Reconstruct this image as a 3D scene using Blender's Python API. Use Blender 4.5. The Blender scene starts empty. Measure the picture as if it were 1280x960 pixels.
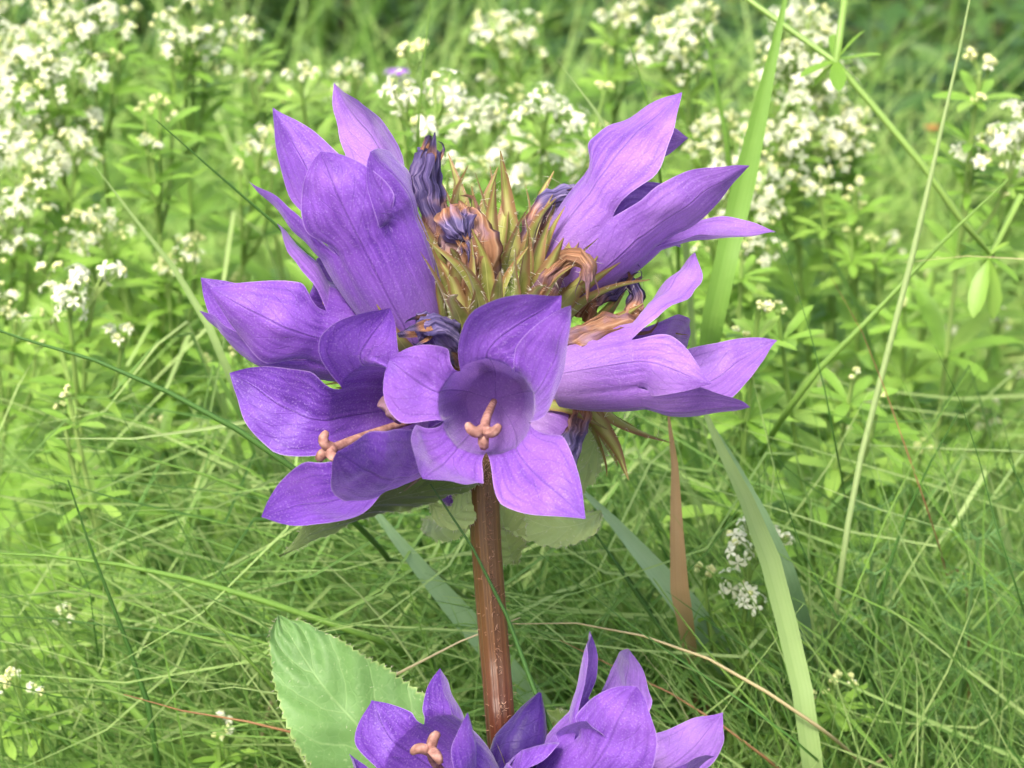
import bpy, math, random
import numpy as np
from mathutils import Vector, Matrix, noise

random.seed(7)
rng = np.random.default_rng(11)
SC = bpy.context.scene
COL = SC.collection
MM = 0.001                      # everything below is worked out in millimetres

# ------------------------------------------------------------------ camera
PITCH = math.radians(24)
DIST = 250.0                    # camera to bellflower stem
HEAD_Z = 300.0                  # height of the picture centre above the ground at the stem
FRAME_W = 106.0                 # width of the picture at the stem
FWD = np.array([0, math.cos(PITCH), -math.sin(PITCH)])
UPV = np.array([0, math.sin(PITCH), math.cos(PITCH)])
RGT = np.array([1.0, 0, 0])
CAM = np.array([0, 0, HEAD_Z]) - FWD * DIST

cam = bpy.data.cameras.new('camera')
cam_o = bpy.data.objects.new('camera', cam); COL.objects.link(cam_o)
cam_o.location = CAM * MM
cam_o.rotation_euler = (math.pi / 2 - PITCH, 0, 0)
cam.sensor_width = 36
cam.lens = 36 * DIST / FRAME_W
cam.clip_start = 0.005
cam.clip_end = 400
cam.dof.use_dof = True
cam.dof.focus_distance = 0.247
cam.dof.aperture_fstop = 62
SC.camera = cam_o

# ------------------------------------------------------------------ sky, sun, exposure
SUN_EL, SUN_AZ = math.radians(56), math.radians(205)   # azimuth: clockwise from +Y, so behind the camera to the left
world = bpy.data.worlds.new('World'); SC.world = world; world.use_nodes = True
wn = world.node_tree.nodes; wn.clear()
sky = wn.new('ShaderNodeTexSky'); sky.sky_type = 'NISHITA'; sky.sun_disc = False
sky.sun_elevation = SUN_EL; sky.sun_rotation = SUN_AZ
sky.air_density = 1.0; sky.dust_density = 6.0; sky.ozone_density = 0.3
bg = wn.new('ShaderNodeBackground'); bg.inputs['Strength'].default_value = 0.15
wo = wn.new('ShaderNodeOutputWorld')
world.node_tree.links.new(sky.outputs[0], bg.inputs[0]); world.node_tree.links.new(bg.outputs[0], wo.inputs[0])
sun = bpy.data.lights.new('sun', 'SUN'); sun.energy = 2.2; sun.angle = math.radians(14); sun.color = (1.0, 0.95, 0.86)
sun_o = bpy.data.objects.new('sun', sun); COL.objects.link(sun_o)
sd = Vector((math.sin(SUN_AZ) * math.cos(SUN_EL), math.cos(SUN_AZ) * math.cos(SUN_EL), math.sin(SUN_EL)))
sun_o.rotation_euler = (-sd).to_track_quat('-Z', 'Y').to_euler()
SC.view_settings.view_transform = 'Standard'; SC.view_settings.look = 'None'
SC.view_settings.gamma = 1; SC.view_settings.use_curve_mapping = False
SC.view_settings.exposure = 1.2
SC.render.engine = 'CYCLES'
SC.cycles.max_bounces = 5; SC.cycles.diffuse_bounces = 4; SC.cycles.transmission_bounces = 4; SC.cycles.glossy_bounces = 2
SC.cycles.use_adaptive_sampling = True; SC.cycles.adaptive_threshold = 0.05
SC.cycles.transparent_max_bounces = 8
SC.cycles.use_denoising = True

# ------------------------------------------------------------------ helpers
def P(px, py, d=0.0):
    """a pixel of the 1280x960 photograph and a distance behind the stem (mm) -> a point (mm)"""
    z = DIST + d
    k = FRAME_W / DIST / 1280 * z
    return CAM + RGT * (px - 640) * k - UPV * (py - 480) * k + FWD * z

def proj(p):
    q = np.asarray(p) - CAM
    z = q @ FWD
    k = FRAME_W / DIST / 1280 * z
    return 640 + (q @ RGT) / k, 480 - (q @ UPV) / k, z - DIST

def nrm(v):
    v = np.asarray(v, float); return v / (np.linalg.norm(v) + 1e-12)

def rows_nrm(a):
    return a / (np.linalg.norm(a, axis=-1, keepdims=True) + 1e-12)

def spline(pts, n):
    """Catmull-Rom through pts, n samples evenly spaced in length"""
    p = np.asarray(pts, float)
    if len(p) == 2:
        t = np.linspace(0, 1, n)[:, None]; return p[0] * (1 - t) + p[1] * t
    e = np.vstack([2 * p[0] - p[1], p, 2 * p[-1] - p[-2]])
    out = []
    m = 12
    for i in range(1, len(e) - 2):
        t = np.linspace(0, 1, m, endpoint=False)[:, None]
        a, b, c, d = e[i - 1], e[i], e[i + 1], e[i + 2]
        out.append(0.5 * (2 * b + (c - a) * t + (2 * a - 5 * b + 4 * c - d) * t ** 2 + (3 * b - a - 3 * c + d) * t ** 3))
    out.append(p[-1:]); q = np.vstack(out)
    s = np.r_[0, np.cumsum(np.linalg.norm(np.diff(q, axis=0), axis=1))]
    u = np.linspace(0, s[-1], n)
    return np.stack([np.interp(u, s, q[:, k]) for k in range(q.shape[1])], 1)

def tangents(p):
    return rows_nrm(np.gradient(p, axis=0))

def vnoise(p, f, seed=0):
    return np.array([noise.noise(Vector((x * f + seed, y * f - seed, z * f + 2 * seed))) for x, y, z in p])

def hair(mb, a, b, c, r):
    d = nrm(c - a); e = nrm(np.cross(d, [.37, .61, .7])); f = np.cross(d, e)
    o = [e, -.5 * e + .87 * f, -.5 * e - .87 * f]
    mb.add(np.array([a + q * r for q in o] + [b + q * r * .7 for q in o] + [c]),
           [(0, 1, 4, 3), (1, 2, 5, 4), (2, 0, 3, 5), (3, 4, 6), (4, 5, 6), (5, 3, 6)])

class MB:
    """collects vertices (mm), faces, uvs (per vertex) and face materials"""
    def __init__(s): s.v = []; s.f = []; s.uv = []; s.m = []; s.n = 0
    def add(s, v, f, uv=None, m=0):
        v = np.asarray(v, float); s.v.append(v)
        s.uv.append(np.zeros((len(v), 2)) if uv is None else np.asarray(uv, float))
        k = s.n
        s.f += [tuple(i + k for i in q) for q in f]; s.m += [m] * len(f); s.n += len(v)
    def mesh(s, name, mats, origin=(0, 0, 0), normals=None, smooth=True):
        me = bpy.data.meshes.new(name)
        V = (np.vstack(s.v) - np.asarray(origin, float)) * MM
        me.from_pydata(V.tolist(), [], s.f)
        for mt in (mats if isinstance(mats, (list, tuple)) else [mats]): me.materials.append(mt)
        if any(s.m): me.polygons.foreach_set('material_index', s.m)
        if smooth: me.polygons.foreach_set('use_smooth', [True] * len(s.f))
        uvl = me.uv_layers.new(name='UVMap')
        li = np.empty(len(me.loops), np.int32); me.loops.foreach_get('vertex_index', li)
        UV = np.vstack(s.uv)[li]
        uvl.data.foreach_set('uv', UV.astype(np.float32).ravel())
        if normals is not None: me.normals_split_custom_set_from_vertices(normals.tolist())
        me.update()
        return me
    def build(s, name, mats, parent=None, origin=(0, 0, 0), **k):
        return link(name, s.mesh(name, mats, origin, **k), parent, None if parent else origin)

def link(name, data, parent=None, loc=None, mat=None):
    o = bpy.data.objects.new(name, data); COL.objects.link(o)
    if parent is not None: o.parent = parent
    if loc is not None: o.location = Vector(np.asarray(loc, float) * MM)
    if mat is not None: o.matrix_basis = mat
    return o

def thing(name, loc, label, cat, group=None):
    o = link(name, None, None, loc); o.empty_display_size = 0.01
    tag(o, label, cat, group); return o

def tag(o, label=None, cat=None, group=None, kind=None):
    if label: o['label'] = label
    if cat: o['category'] = cat
    if group: o['group'] = group
    if kind: o['kind'] = kind
    return o

def grid_faces(r, c, off=0):
    return [(off + i * c + j, off + i * c + j + 1, off + (i + 1) * c + j + 1, off + (i + 1) * c + j) for i in range(r - 1) for j in range(c - 1)]

def tube(mb, path, radii, seg=8, m=0, cap=True, ridge=None, u0=0.0):
    p = np.asarray(path, float); n = len(p); t = tangents(p)
    radii = np.broadcast_to(np.asarray(radii, float), (n,))
    a = np.cross(t[0], [0, 0, 1.0]); a = np.array([1.0, 0, 0]) if np.linalg.norm(a) < .1 else a
    a = nrm(a); V = []; UV = []
    th = np.linspace(0, 2 * math.pi, seg + 1)
    for i in range(n):
        a = nrm(a - t[i] * (a @ t[i])); b = np.cross(t[i], a)
        rr = radii[i] * (1 + (ridge(th, i / (n - 1)) if ridge is not None else 0))
        V.append(p[i] + np.outer(rr * np.cos(th) if np.ndim(rr) else rr * np.cos(th), a) + np.outer(rr * np.sin(th), b))
        UV.append(np.stack([u0 + th / (2 * math.pi), np.full(seg + 1, i / (n - 1))], 1))
    V = np.vstack(V); f = grid_faces(n, seg + 1)
    mb.add(V, f, np.vstack(UV), m)
    if cap:
        mb.add(np.vstack([V[-seg - 1:], p[-1:] + t[-1] * radii[-1] * .4]), [(j, j + 1, seg + 1) for j in range(seg)],
               np.vstack([UV[-1], [[.5, 1]]]), m)

def ribbon(mb, path, width, hint, fold=0.25, m=0, cols=3, u=None, twist=0.0):
    """a leaf blade along a path, width in mm per row, folded along its middle"""
    p = np.asarray(path, float); n = len(p); t = tangents(p)
    w = np.broadcast_to(np.asarray(width, float), (n,))
    s = rows_nrm(np.cross(t, np.broadcast_to(nrm(hint), t.shape)))
    nn = np.cross(s, t)
    if twist:
        an = np.linspace(0, twist, n)[:, None]
        s, nn = s * np.cos(an) + nn * np.sin(an), nn * np.cos(an) - s * np.sin(an)
    ws = np.linspace(-1, 1, cols)
    V = (p[:, None, :] + s[:, None, :] * (ws[None, :, None] * w[:, None, None] / 2)
         + nn[:, None, :] * ((np.abs(ws) ** 1.3)[None, :, None] * w[:, None, None] / 2 * fold)).reshape(-1, 3)
    uu = np.tile((ws + 1) / 2, n) if u is None else np.full(n * cols, u)
    mb.add(V, grid_faces(n, cols), np.stack([uu, np.repeat(np.linspace(0, 1, n), cols)], 1), m)

# ------------------------------------------------------------------ materials
def new_mat(name):
    m = bpy.data.materials.new(name); m.use_nodes = True
    nt = m.node_tree; nt.nodes.clear()
    return m, nt, nt.nodes, nt.links

class N:
    """tiny node-graph writer"""
    def __init__(s, name): s.m, s.nt, s.n, s.l = new_mat(name)
    def node(s, t, **kw):
        x = s.n.new(t)
        for k, v in kw.items():
            if k.startswith('i_'): x.inputs[k[2:].replace('_', ' ')].default_value = v
            else: setattr(x, k, v)
        return x
    def math(s, op, a, b=None, clamp=False):
        x = s.n.new('ShaderNodeMath'); x.operation = op; x.use_clamp = clamp
        for i, q in enumerate((a, b)):
            if q is None: continue
            if isinstance(q, (int, float)): x.inputs[i].default_value = q
            else: s.l.new(q, x.inputs[i])
        return x.outputs[0]
    def ramp(s, fac, stops, interp='LINEAR'):
        x = s.n.new('ShaderNodeValToRGB'); e = x.color_ramp.elements; x.color_ramp.interpolation = interp
        while len(e) < len(stops): e.new(0.5)
        for k, (p, c) in enumerate(stops):
            e[k].position = p; e[k].color = (*c, 1) if len(c) == 3 else c
        s.l.new(fac, x.inputs[0]); return x.outputs[0]
    def smooth(s, x, lo, hi, a=0.0, b=1.0):
        r = s.n.new('ShaderNodeMapRange'); r.interpolation_type = 'SMOOTHSTEP'
        s.l.new(x, r.inputs[0])
        for i, q in enumerate((lo, hi, a, b)): r.inputs[i + 1].default_value = q
        return r.outputs[0]
    def mix(s, fac, a, b, blend='MIX'):
        x = s.n.new('ShaderNodeMix'); x.data_type = 'RGBA'; x.blend_type = blend
        for sock, q in ((x.inputs[0], fac), (x.inputs[6], a), (x.inputs[7], b)):
            if isinstance(q, (int, float)): sock.default_value = q
            elif isinstance(q, tuple): sock.default_value = (*q, 1)
            else: s.l.new(q, sock)
        return x.outputs[2]
    def noise(s, scale, detail=3, vec=None, dist=0.0, rough=0.5):
        x = s.n.new('ShaderNodeTexNoise'); x.inputs['Scale'].default_value = scale; x.inputs['Detail'].default_value = detail
        x.inputs['Distortion'].default_value = dist; x.inputs['Roughness'].default_value = rough
        if vec is not None: s.l.new(vec, x.inputs['Vector'])
        return x.outputs[0]
    def uv(s):
        x = s.n.new('ShaderNodeTexCoord'); sp = s.n.new('ShaderNodeSeparateXYZ'); s.l.new(x.outputs['UV'], sp.inputs[0])
        return x.outputs['UV'], sp.outputs[0], sp.outputs[1], x.outputs['Object']
    def finish(s, col, rough=0.5, transl=0.0, tcol=None, bump=None, bstr=0.2, bdist=0.0002, sheen=0.0, spec=0.4):
        b = s.n.new('ShaderNodeBsdfPrincipled'); b.inputs['Roughness'].default_value = rough
        b.inputs['Specular IOR Level'].default_value = spec
        b.inputs['Sheen Weight'].default_value = sheen; b.inputs['Sheen Roughness'].default_value = 0.4
        if isinstance(col, tuple): b.inputs['Base Color'].default_value = (*col, 1)
        else: s.l.new(col, b.inputs['Base Color'])
        nout = None
        if bump is not None:
            k = s.n.new('ShaderNodeBump'); k.inputs['Strength'].default_value = bstr; k.inputs['Distance'].default_value = bdist
            s.l.new(bump, k.inputs['Height']); s.l.new(k.outputs[0], b.inputs['Normal']); nout = k.outputs[0]
        out = s.n.new('ShaderNodeOutputMaterial')
        if transl > 0:
            t = s.n.new('ShaderNodeBsdfTranslucent'); c = tcol if tcol is not None else col
            if isinstance(c, tuple): t.inputs[0].default_value = (*c, 1)
            else: s.l.new(c, t.inputs[0])
            if nout is not None: s.l.new(nout, t.inputs['Normal'])
            mx = s.n.new('ShaderNodeMixShader'); mx.inputs[0].default_value = transl
            s.l.new(b.outputs[0], mx.inputs[1]); s.l.new(t.outputs[0], mx.inputs[2]); s.l.new(mx.outputs[0], out.inputs[0])
        else: s.l.new(b.outputs[0], out.inputs[0])
        return s.m

def petal_mat(name, dark, mid, light, tube_c, fleck=.24):
    g = N(name); uv, u, v, ob = g.uv()
    big = g.noise(130, 4, ob, 0.5); fine = g.noise(5200, 2, ob)
    c = g.ramp(big, [(0.3, dark), (0.5, mid), (0.72, light)])
    mp = g.node('ShaderNodeMapping'); mp.inputs['Scale'].default_value = (11, 1.6, 1); g.l.new(uv, mp.inputs[0])
    stk = g.noise(1.6, 4, mp.outputs[0], 0.3)
    c = g.mix(g.smooth(stk, 0.42, 0.68, 0, 0.5), c, tuple(min(1, x * 1.35 + .03) for x in mid))
    c = g.mix(g.smooth(stk, 0.3, 0.46, 0.45, 0), c, tuple(x * .8 for x in dark))
    au = g.math('ABSOLUTE', g.math('SUBTRACT', u, 0.5))
    c = g.mix(g.smooth(v, 0.02, 0.42, 0.75, 0), c, tube_c)               # paler tube
    c = g.mix(g.smooth(v, 0.8, 1.0, 0, 0.55), c, dark)                      # darker tip
    # veins: midrib, oblique side veins, faint net
    dn = g.math('MULTIPLY', g.math('SUBTRACT', g.noise(420, 2, ob), 0.5), 0.09)
    mid_l = g.smooth(g.math('ADD', au, g.math('MULTIPLY', dn, .12)), 0.004, 0.022, 1, 0)
    ob_v = g.math('ADD', g.math('SUBTRACT', g.math('MULTIPLY', v, 9.0), g.math('MULTIPLY', au, 6.5)), g.math('MULTIPLY', dn, 8))
    fr = g.math('ABSOLUTE', g.math('SUBTRACT', g.math('FRACT', ob_v), 0.5))
    side_l = g.math('MULTIPLY', g.smooth(fr, 0.0, 0.07, 1, 0), 0.4)
    vo = g.node('ShaderNodeTexVoronoi', feature='DISTANCE_TO_EDGE'); vo.inputs['Scale'].default_value = 650; g.l.new(ob, vo.inputs['Vector'])
    net = g.math('MULTIPLY', g.smooth(vo.outputs[0], 0.0, 0.09, 1, 0), 0.12)
    vein = g.math('MAXIMUM', mid_l, g.math('MAXIMUM', side_l, net))
    c = g.mix(g.math('MULTIPLY', vein, 0.42), c, tuple(x * .55 for x in dark))
    c = g.mix(g.smooth(au, 0.48, 0.5, 0, 0.5), c, (0.52, 0.36, 0.72))      # pale hairy margin, with the rim light of the edge painted in
    c = g.mix(g.smooth(fine, 0.5, 0.8, 0, fleck), c, (0.6, 0.46, 0.8))    # pale flecks: glints of the cells painted into the colour
    h = g.math('ADD', g.math('MULTIPLY', vein, -0.9), g.math('ADD', g.math('MULTIPLY', fine, 0.5), g.math('MULTIPLY', big, 1.4)))
    return g.finish(c, 0.48, 0.36, c, h, 0.4, 0.00026, sheen=0.3, spec=0.3)

M = {}
M['petal'] = petal_mat('petal_violet', (0.126, 0.038, 0.328), (0.197, 0.070, 0.433), (0.290, 0.122, 0.521), (0.277, 0.147, 0.462))
M['petal_pale'] = petal_mat('petal_lilac', (0.176, 0.067, 0.386), (0.269, 0.118, 0.487), (0.378, 0.206, 0.580), (0.344, 0.197, 0.504))
M['petal_deep'] = petal_mat('petal_deep_violet', (0.088, 0.023, 0.277), (0.143, 0.044, 0.378), (0.218, 0.084, 0.462), (0.185, 0.084, 0.378))
M['bud'] = petal_mat('bud_dark_violet', (0.017, 0.004, 0.084), (0.035, 0.008, 0.143), (0.071, 0.021, 0.210), (0.059, 0.025, 0.118), .05)

def withered_mat():
    g = N('withered_petal'); uv, u, v, ob = g.uv()
    mp = g.node('ShaderNodeMapping'); mp.inputs['Scale'].default_value = (26, 2.2, 1); g.l.new(uv, mp.inputs[0])
    st = g.noise(1.0, 4, mp.outputs[0], 0.4); bl = g.noise(380, 4, ob)
    brown = g.ramp(st, [(0.3, (0.10, 0.035, 0.015)), (0.5, (0.33, 0.15, 0.07)), (0.7, (0.58, 0.36, 0.22))])
    viol = g.ramp(st, [(0.32, (0.018, 0.012, 0.05)), (0.52, (0.085, 0.065, 0.19)), (0.72, (0.30, 0.24, 0.42))])
    k = g.smooth(g.math('ADD', v, g.math('MULTIPLY', g.math('SUBTRACT', bl, .5), .9)), 0.35, 0.7)
    h = g.math('ADD', st, g.math('MULTIPLY', bl, .5))
    return g.finish(g.mix(k, brown, viol), 0.6, 0.12, None, h, 0.8, 0.0006)
M['withered'] = withered_mat()
def dry_mat():
    g = N('dry_brown_petal'); uv, u, v, ob = g.uv()
    mp = g.node('ShaderNodeMapping'); mp.inputs['Scale'].default_value = (22, 2.0, 1); g.l.new(uv, mp.inputs[0])
    st = g.noise(1.0, 4, mp.outputs[0], 0.6); bl = g.noise(300, 3, ob)
    brown = g.ramp(st, [(0.28, (0.09, 0.035, 0.018)), (0.5, (0.27, 0.13, 0.065)), (0.72, (0.50, 0.34, 0.22))])
    c = g.mix(g.smooth(bl, 0.45, 0.65, 0, 0.75), brown, (0.20, 0.12, 0.20))
    return g.finish(c, 0.6, 0.18, None, st, 0.8, 0.0006)
M['dry'] = dry_mat()

def sepal_mat():
    g = N('sepal_green'); uv, u, v, ob = g.uv()
    au = g.math('ABSOLUTE', g.math('SUBTRACT', u, 0.5)); nz = g.noise(350, 3, ob)
    c = g.ramp(nz, [(0.3, (0.17, 0.19, 0.035)), (0.55, (0.33, 0.35, 0.09)), (0.75, (0.50, 0.46, 0.19))])
    e = g.math('ADD', g.math('ADD', g.math('MULTIPLY', au, 1.0), g.math('MULTIPLY', v, 0.35)), g.math('MULTIPLY', g.math('SUBTRACT', nz, .5), .5))
    c = g.mix(g.smooth(e, 0.34, 0.66, 0, 0.92), c, (0.25, 0.13, 0.06))
    c = g.mix(g.smooth(au, 0.0, 0.05, 0.5, 0), c, (0.5, 0.5, 0.2))
    return g.finish(c, 0.55, 0.3, None, nz, 0.4, 0.0003, sheen=0.2)
M['sepal'] = sepal_mat()

def plain(name, stops, scale=200, rough=0.5, transl=0.0, bstr=0.25, bdist=0.0002, sheen=0.0, spec=0.4, stretch=None):
    g = N(name); uv, u, v, ob = g.uv()
    vec = ob
    if stretch is not None:
        mp = g.node('ShaderNodeMapping'); mp.inputs['Scale'].default_value = stretch; g.l.new(uv, mp.inputs[0]); vec = mp.outputs[0]
    nz = g.noise(scale, 4, vec)
    return g.finish(g.ramp(nz, stops), rough, transl, None, nz, bstr, bdist, sheen=sheen, spec=spec)
M['stigma'] = plain('stigma', [(0.3, (0.17, 0.075, 0.06)), (0.55, (0.32, 0.165, 0.135)), (0.8, (0.50, 0.31, 0.26))], 1500, 0.7, 0.15)
M['ovary'] = plain('ovary', [(0.3, (0.10, 0.15, 0.02)), (0.55, (0.22, 0.29, 0.045)), (0.75, (0.36, 0.38, 0.1))], 420, 0.55, 0.1, sheen=0.3)
M['hair'] = plain('plant_hair', [(0.3, (0.6, 0.55, 0.42)), (0.7, (0.8, 0.77, 0.68))], 300, 0.5, 0.4)
M['hair_red'] = plain('stem_hair', [(0.3, (0.42, 0.20, 0.11)), (0.7, (0.72, 0.50, 0.36))], 300, 0.5, 0.3)

def stem_mat():
    g = N('bellflower_stem'); uv, u, v, ob = g.uv()
    mp = g.node('ShaderNodeMapping'); mp.inputs['Scale'].default_value = (30, 5, 1); g.l.new(uv, mp.inputs[0])
    st = g.noise(1.0, 4, mp.outputs[0]); sp = g.noise(900, 3, ob)
    red = g.ramp(st, [(0.3, (0.03, 0.006, 0.004)), (0.5, (0.06, 0.012, 0.007)), (0.72, (0.105, 0.025, 0.014))])
    grn = g.ramp(st, [(0.3, (0.075, 0.038, 0.010)), (0.7, (0.17, 0.11, 0.03))])
    c = g.mix(g.smooth(v, 0.03, 0.12, 0.6, 0), red, grn)
    c = g.mix(g.smooth(v, 0.4, 1.0, 0, 0.8), c, (0.10, 0.13, 0.03))
    c = g.mix(g.smooth(sp, 0.66, 0.78, 0, 0.4), c, (0.36, 0.17, 0.11))
    return g.finish(c, 0.42, 0, None, g.math('ADD', st, g.math('MULTIPLY', sp, .4)), 0.5, 0.0003, sheen=0.05, spec=.3)
M['stem'] = stem_mat()

def bell_leaf_mat(name, lo, hi, veinc):
    g = N(name); uv, u, v, ob = g.uv()
    nz = g.noise(150, 3, ob); fine = g.noise(1800, 2, ob)
    c = g.ramp(nz, [(0.3, lo), (0.7, hi)])
    au = g.math('ABSOLUTE', g.math('SUBTRACT', u, 0.5))
    dn = g.math('MULTIPLY', g.math('SUBTRACT', g.noise(260, 2, ob), 0.5), 0.5)
    sv = g.math('ABSOLUTE', g.math('SUBTRACT', g.math('FRACT', g.math('ADD', g.math('ADD', g.math('MULTIPLY', v, 6.5), g.math('MULTIPLY', au, 3.2)), dn)), 0.5))
    side = g.smooth(sv, 0.0, 0.06, 1, 0); midr = g.smooth(au, 0.004, 0.02, 1, 0)
    vo = g.node('ShaderNodeTexVoronoi', feature='DISTANCE_TO_EDGE'); vo.inputs['Scale'].default_value = 900; g.l.new(ob, vo.inputs['Vector'])
    net = g.math('MULTIPLY', g.smooth(vo.outputs[0], 0.0, 0.12, 1, 0), 0.2)
    vein = g.math('MAXIMUM', midr, g.math('MAXIMUM', g.math('MULTIPLY', side, .8), net))
    c = g.mix(g.math('MULTIPLY', vein, 0.4), c, veinc)
    c = g.mix(g.smooth(au, 0.47, 0.5, 0, 0.5), c, (0.38, 0.46, 0.16))
    c = g.mix(g.smooth(fine, 0.6, 0.8, 0, 0.3), c, (0.40, 0.50, 0.26))
    h = g.math('ADD', g.math('MULTIPLY', vein, -1.0), g.math('MULTIPLY', fine, .5))
    return g.finish(c, 0.55, 0.25, None, h, 0.3, 0.00025, sheen=0.25)
M['bleaf'] = bell_leaf_mat('bellflower_leaf', (0.085, 0.19, 0.05), (0.14, 0.28, 0.08), (0.24, 0.38, 0.15))
M['bract'] = bell_leaf_mat('bract_leaf', (0.09, 0.15, 0.03), (0.16, 0.24, 0.055), (0.25, 0.33, 0.11))
M['bract_pale'] = bell_leaf_mat('pale_bract_leaf', (0.27, 0.38, 0.11), (0.40, 0.50, 0.19), (0.50, 0.58, 0.30))

def leaf_mat(name, a, b, c3, transl=0.4, rough=0.45, streak=False, tip=None, blotch=None):
    """foliage whose tint varies from blade to blade (uv x or object random) and along it"""
    g = N(name); uv, u, v, ob = g.uv()
    oi = g.node('ShaderNodeObjectInfo')
    if streak:
        mp = g.node('ShaderNodeMapping'); mp.inputs['Scale'].default_value = (14, 1.2, 1); g.l.new(uv, mp.inputs[0])
        r = g.math('ADD', g.math('MULTIPLY', oi.outputs['Random'], 0.5), g.math('MULTIPLY', g.noise(1.5, 3, mp.outputs[0]), 0.5))
    else:
        r = g.math('ADD', g.math('MULTIPLY', u, 0.75), g.math('MULTIPLY', g.noise(60, 2, ob), 0.25))
    c = g.ramp(r, [(0.1, a), (0.5, b), (0.9, c3)])
    if tip is not None: c = g.mix(g.smooth(v, 0.82, 1.0, 0, 0.9), c, tip)
    if blotch is not None: c = g.mix(g.smooth(g.noise(70, 3, ob), 0.55, 0.68, 0, 0.6), c, blotch)
    return g.finish(c, rough, transl, c, g.noise(700, 2, ob), 0.15, 0.0002)
M['grass'] = leaf_mat('grass_leaf', (0.10, 0.215, 0.035), (0.21, 0.375, 0.07), (0.38, 0.52, 0.16), 0.45)
M['wiry'] = leaf_mat('wiry_grass_leaf', (0.085, 0.20, 0.045), (0.23, 0.40, 0.095), (0.46, 0.59, 0.23), 0.42)
M['grass_far'] = leaf_mat('far_grass_leaf', (0.05, 0.13, 0.02), (0.10, 0.21, 0.03), (0.17, 0.29, 0.05), 0.42)  # darker than the near grass: shade at the back put into the colour
M['cover'] = leaf_mat('cover_leaf', (0.12, 0.24, 0.04), (0.22, 0.37, 0.075), (0.39, 0.50, 0.15), 0.45)
M['blade_dark'] = leaf_mat('dark_green_blade', (0.035, 0.10, 0.018), (0.055, 0.145, 0.025), (0.085, 0.20, 0.04), 0.3, 0.4, True)
M['blade_mid'] = leaf_mat('fresh_green_blade', (0.11, 0.23, 0.035), (0.17, 0.33, 0.055), (0.25, 0.41, 0.09), 0.4, 0.45, True)
M['blade_pale'] = leaf_mat('pale_green_blade', (0.18, 0.29, 0.09), (0.26, 0.38, 0.13), (0.36, 0.46, 0.20), 0.35, 0.45, True)
M['blade_blue'] = leaf_mat('bluish_green_blade', (0.19, 0.32, 0.15), (0.26, 0.40, 0.21), (0.34, 0.47, 0.28), 0.3, 0.4, True)
M['straw'] = leaf_mat('dry_straw', (0.42, 0.35, 0.17), (0.55, 0.48, 0.27), (0.66, 0.60, 0.40), 0.3, 0.5, True)
M['brown_blade'] = leaf_mat('brown_dry_blade', (0.30, 0.17, 0.07), (0.40, 0.25, 0.12), (0.47, 0.33, 0.17), 0.35, 0.5, True, blotch=(0.30, 0.31, 0.12))
M['red_straw'] = leaf_mat('reddish_dry_blade', (0.24, 0.11, 0.05), (0.34, 0.19, 0.09), (0.42, 0.28, 0.13), 0.3, 0.5, True)
M['g_leaf'] = leaf_mat('bedstraw_leaf', (0.14, 0.28, 0.035), (0.22, 0.40, 0.06), (0.32, 0.48, 0.10), 0.42, 0.42, True)
M['g_stem'] = leaf_mat('bedstraw_stem', (0.15, 0.27, 0.05), (0.24, 0.37, 0.09), (0.32, 0.44, 0.14), 0.15, 0.45, True)
M['g_petal'] = plain('bedstraw_petal', [(0.3, (0.60, 0.65, 0.42)), (0.6, (0.76, 0.78, 0.62))], 500, 0.55, 0.3)
M['g_bud'] = plain('bedstraw_bud', [(0.3, (0.55, 0.62, 0.22)), (0.7, (0.76, 0.76, 0.42))], 500, 0.5, 0.25)
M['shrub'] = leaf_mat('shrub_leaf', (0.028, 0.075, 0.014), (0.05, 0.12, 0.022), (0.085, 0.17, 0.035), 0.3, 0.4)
M['bark'] = plain('bark', [(0.3, (0.06, 0.045, 0.03)), (0.7, (0.16, 0.12, 0.08))], 300, 0.8)
M['yarrow'] = leaf_mat('yarrow_leaf', (0.07, 0.17, 0.04), (0.11, 0.24, 0.065), (0.16, 0.30, 0.10), 0.4, 0.6)
M['far_violet'] = plain('far_violet_petal', [(0.3, (0.28, 0.12, 0.5)), (0.7, (0.42, 0.22, 0.62))], 200, 0.6, 0.3)
M['far_orange'] = plain('far_orange_petal', [(0.3, (0.36, 0.16, 0.04)), (0.7, (0.5, 0.25, 0.08))], 200, 0.6, 0.3)
M['soil'] = plain('soil', [(0.3, (0.035, 0.04, 0.012)), (0.5, (0.07, 0.075, 0.02)), (0.7, (0.10, 0.12, 0.03))], 60, 0.9, 0, 0.8, 0.004)

# ------------------------------------------------------------------ the ground
def build_ground():
    mb = MB()
    xs = np.r_[-150000, -30000, -6000, -2000, np.linspace(-1000, 1000, 41), 2000, 6000, 30000, 150000]
    ys = np.r_[-100000, -20000, -3000, -800, np.linspace(-400, 2200, 53), 3000, 6000, 30000, 250000]
    X, Y = np.meshgrid(xs, ys); p = np.stack([X, Y, 0 * X], -1).reshape(-1, 3)
    p[:, 2] = vnoise(p, 0.006) * 8 * (np.abs(p[:, 0]) < 1500) - 6
    mb.add(p, grid_faces(len(ys), len(xs)), p[:, :2] * .001)
    o = mb.build('ground', M['soil']); tag(o, 'dark soil of the meadow under the grass', None, None, 'structure')
build_ground()

# ------------------------------------------------------------------ grass and low leafy growth that nobody could count
def wedge(d0, d1, margin=160, power=2.0):
    """a random ground position inside the view, d0..d1 mm of forward distance behind the stem"""
    a, b = (DIST + d0) ** power, (DIST + d1) ** power
    z = (a + (b - a) * random.random()) ** (1 / power)
    k = FRAME_W / DIST / 1280 * z
    x = random.uniform(-640 - margin, 640 + margin) * k
    return x, CAM[1] + z * 1.06

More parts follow.
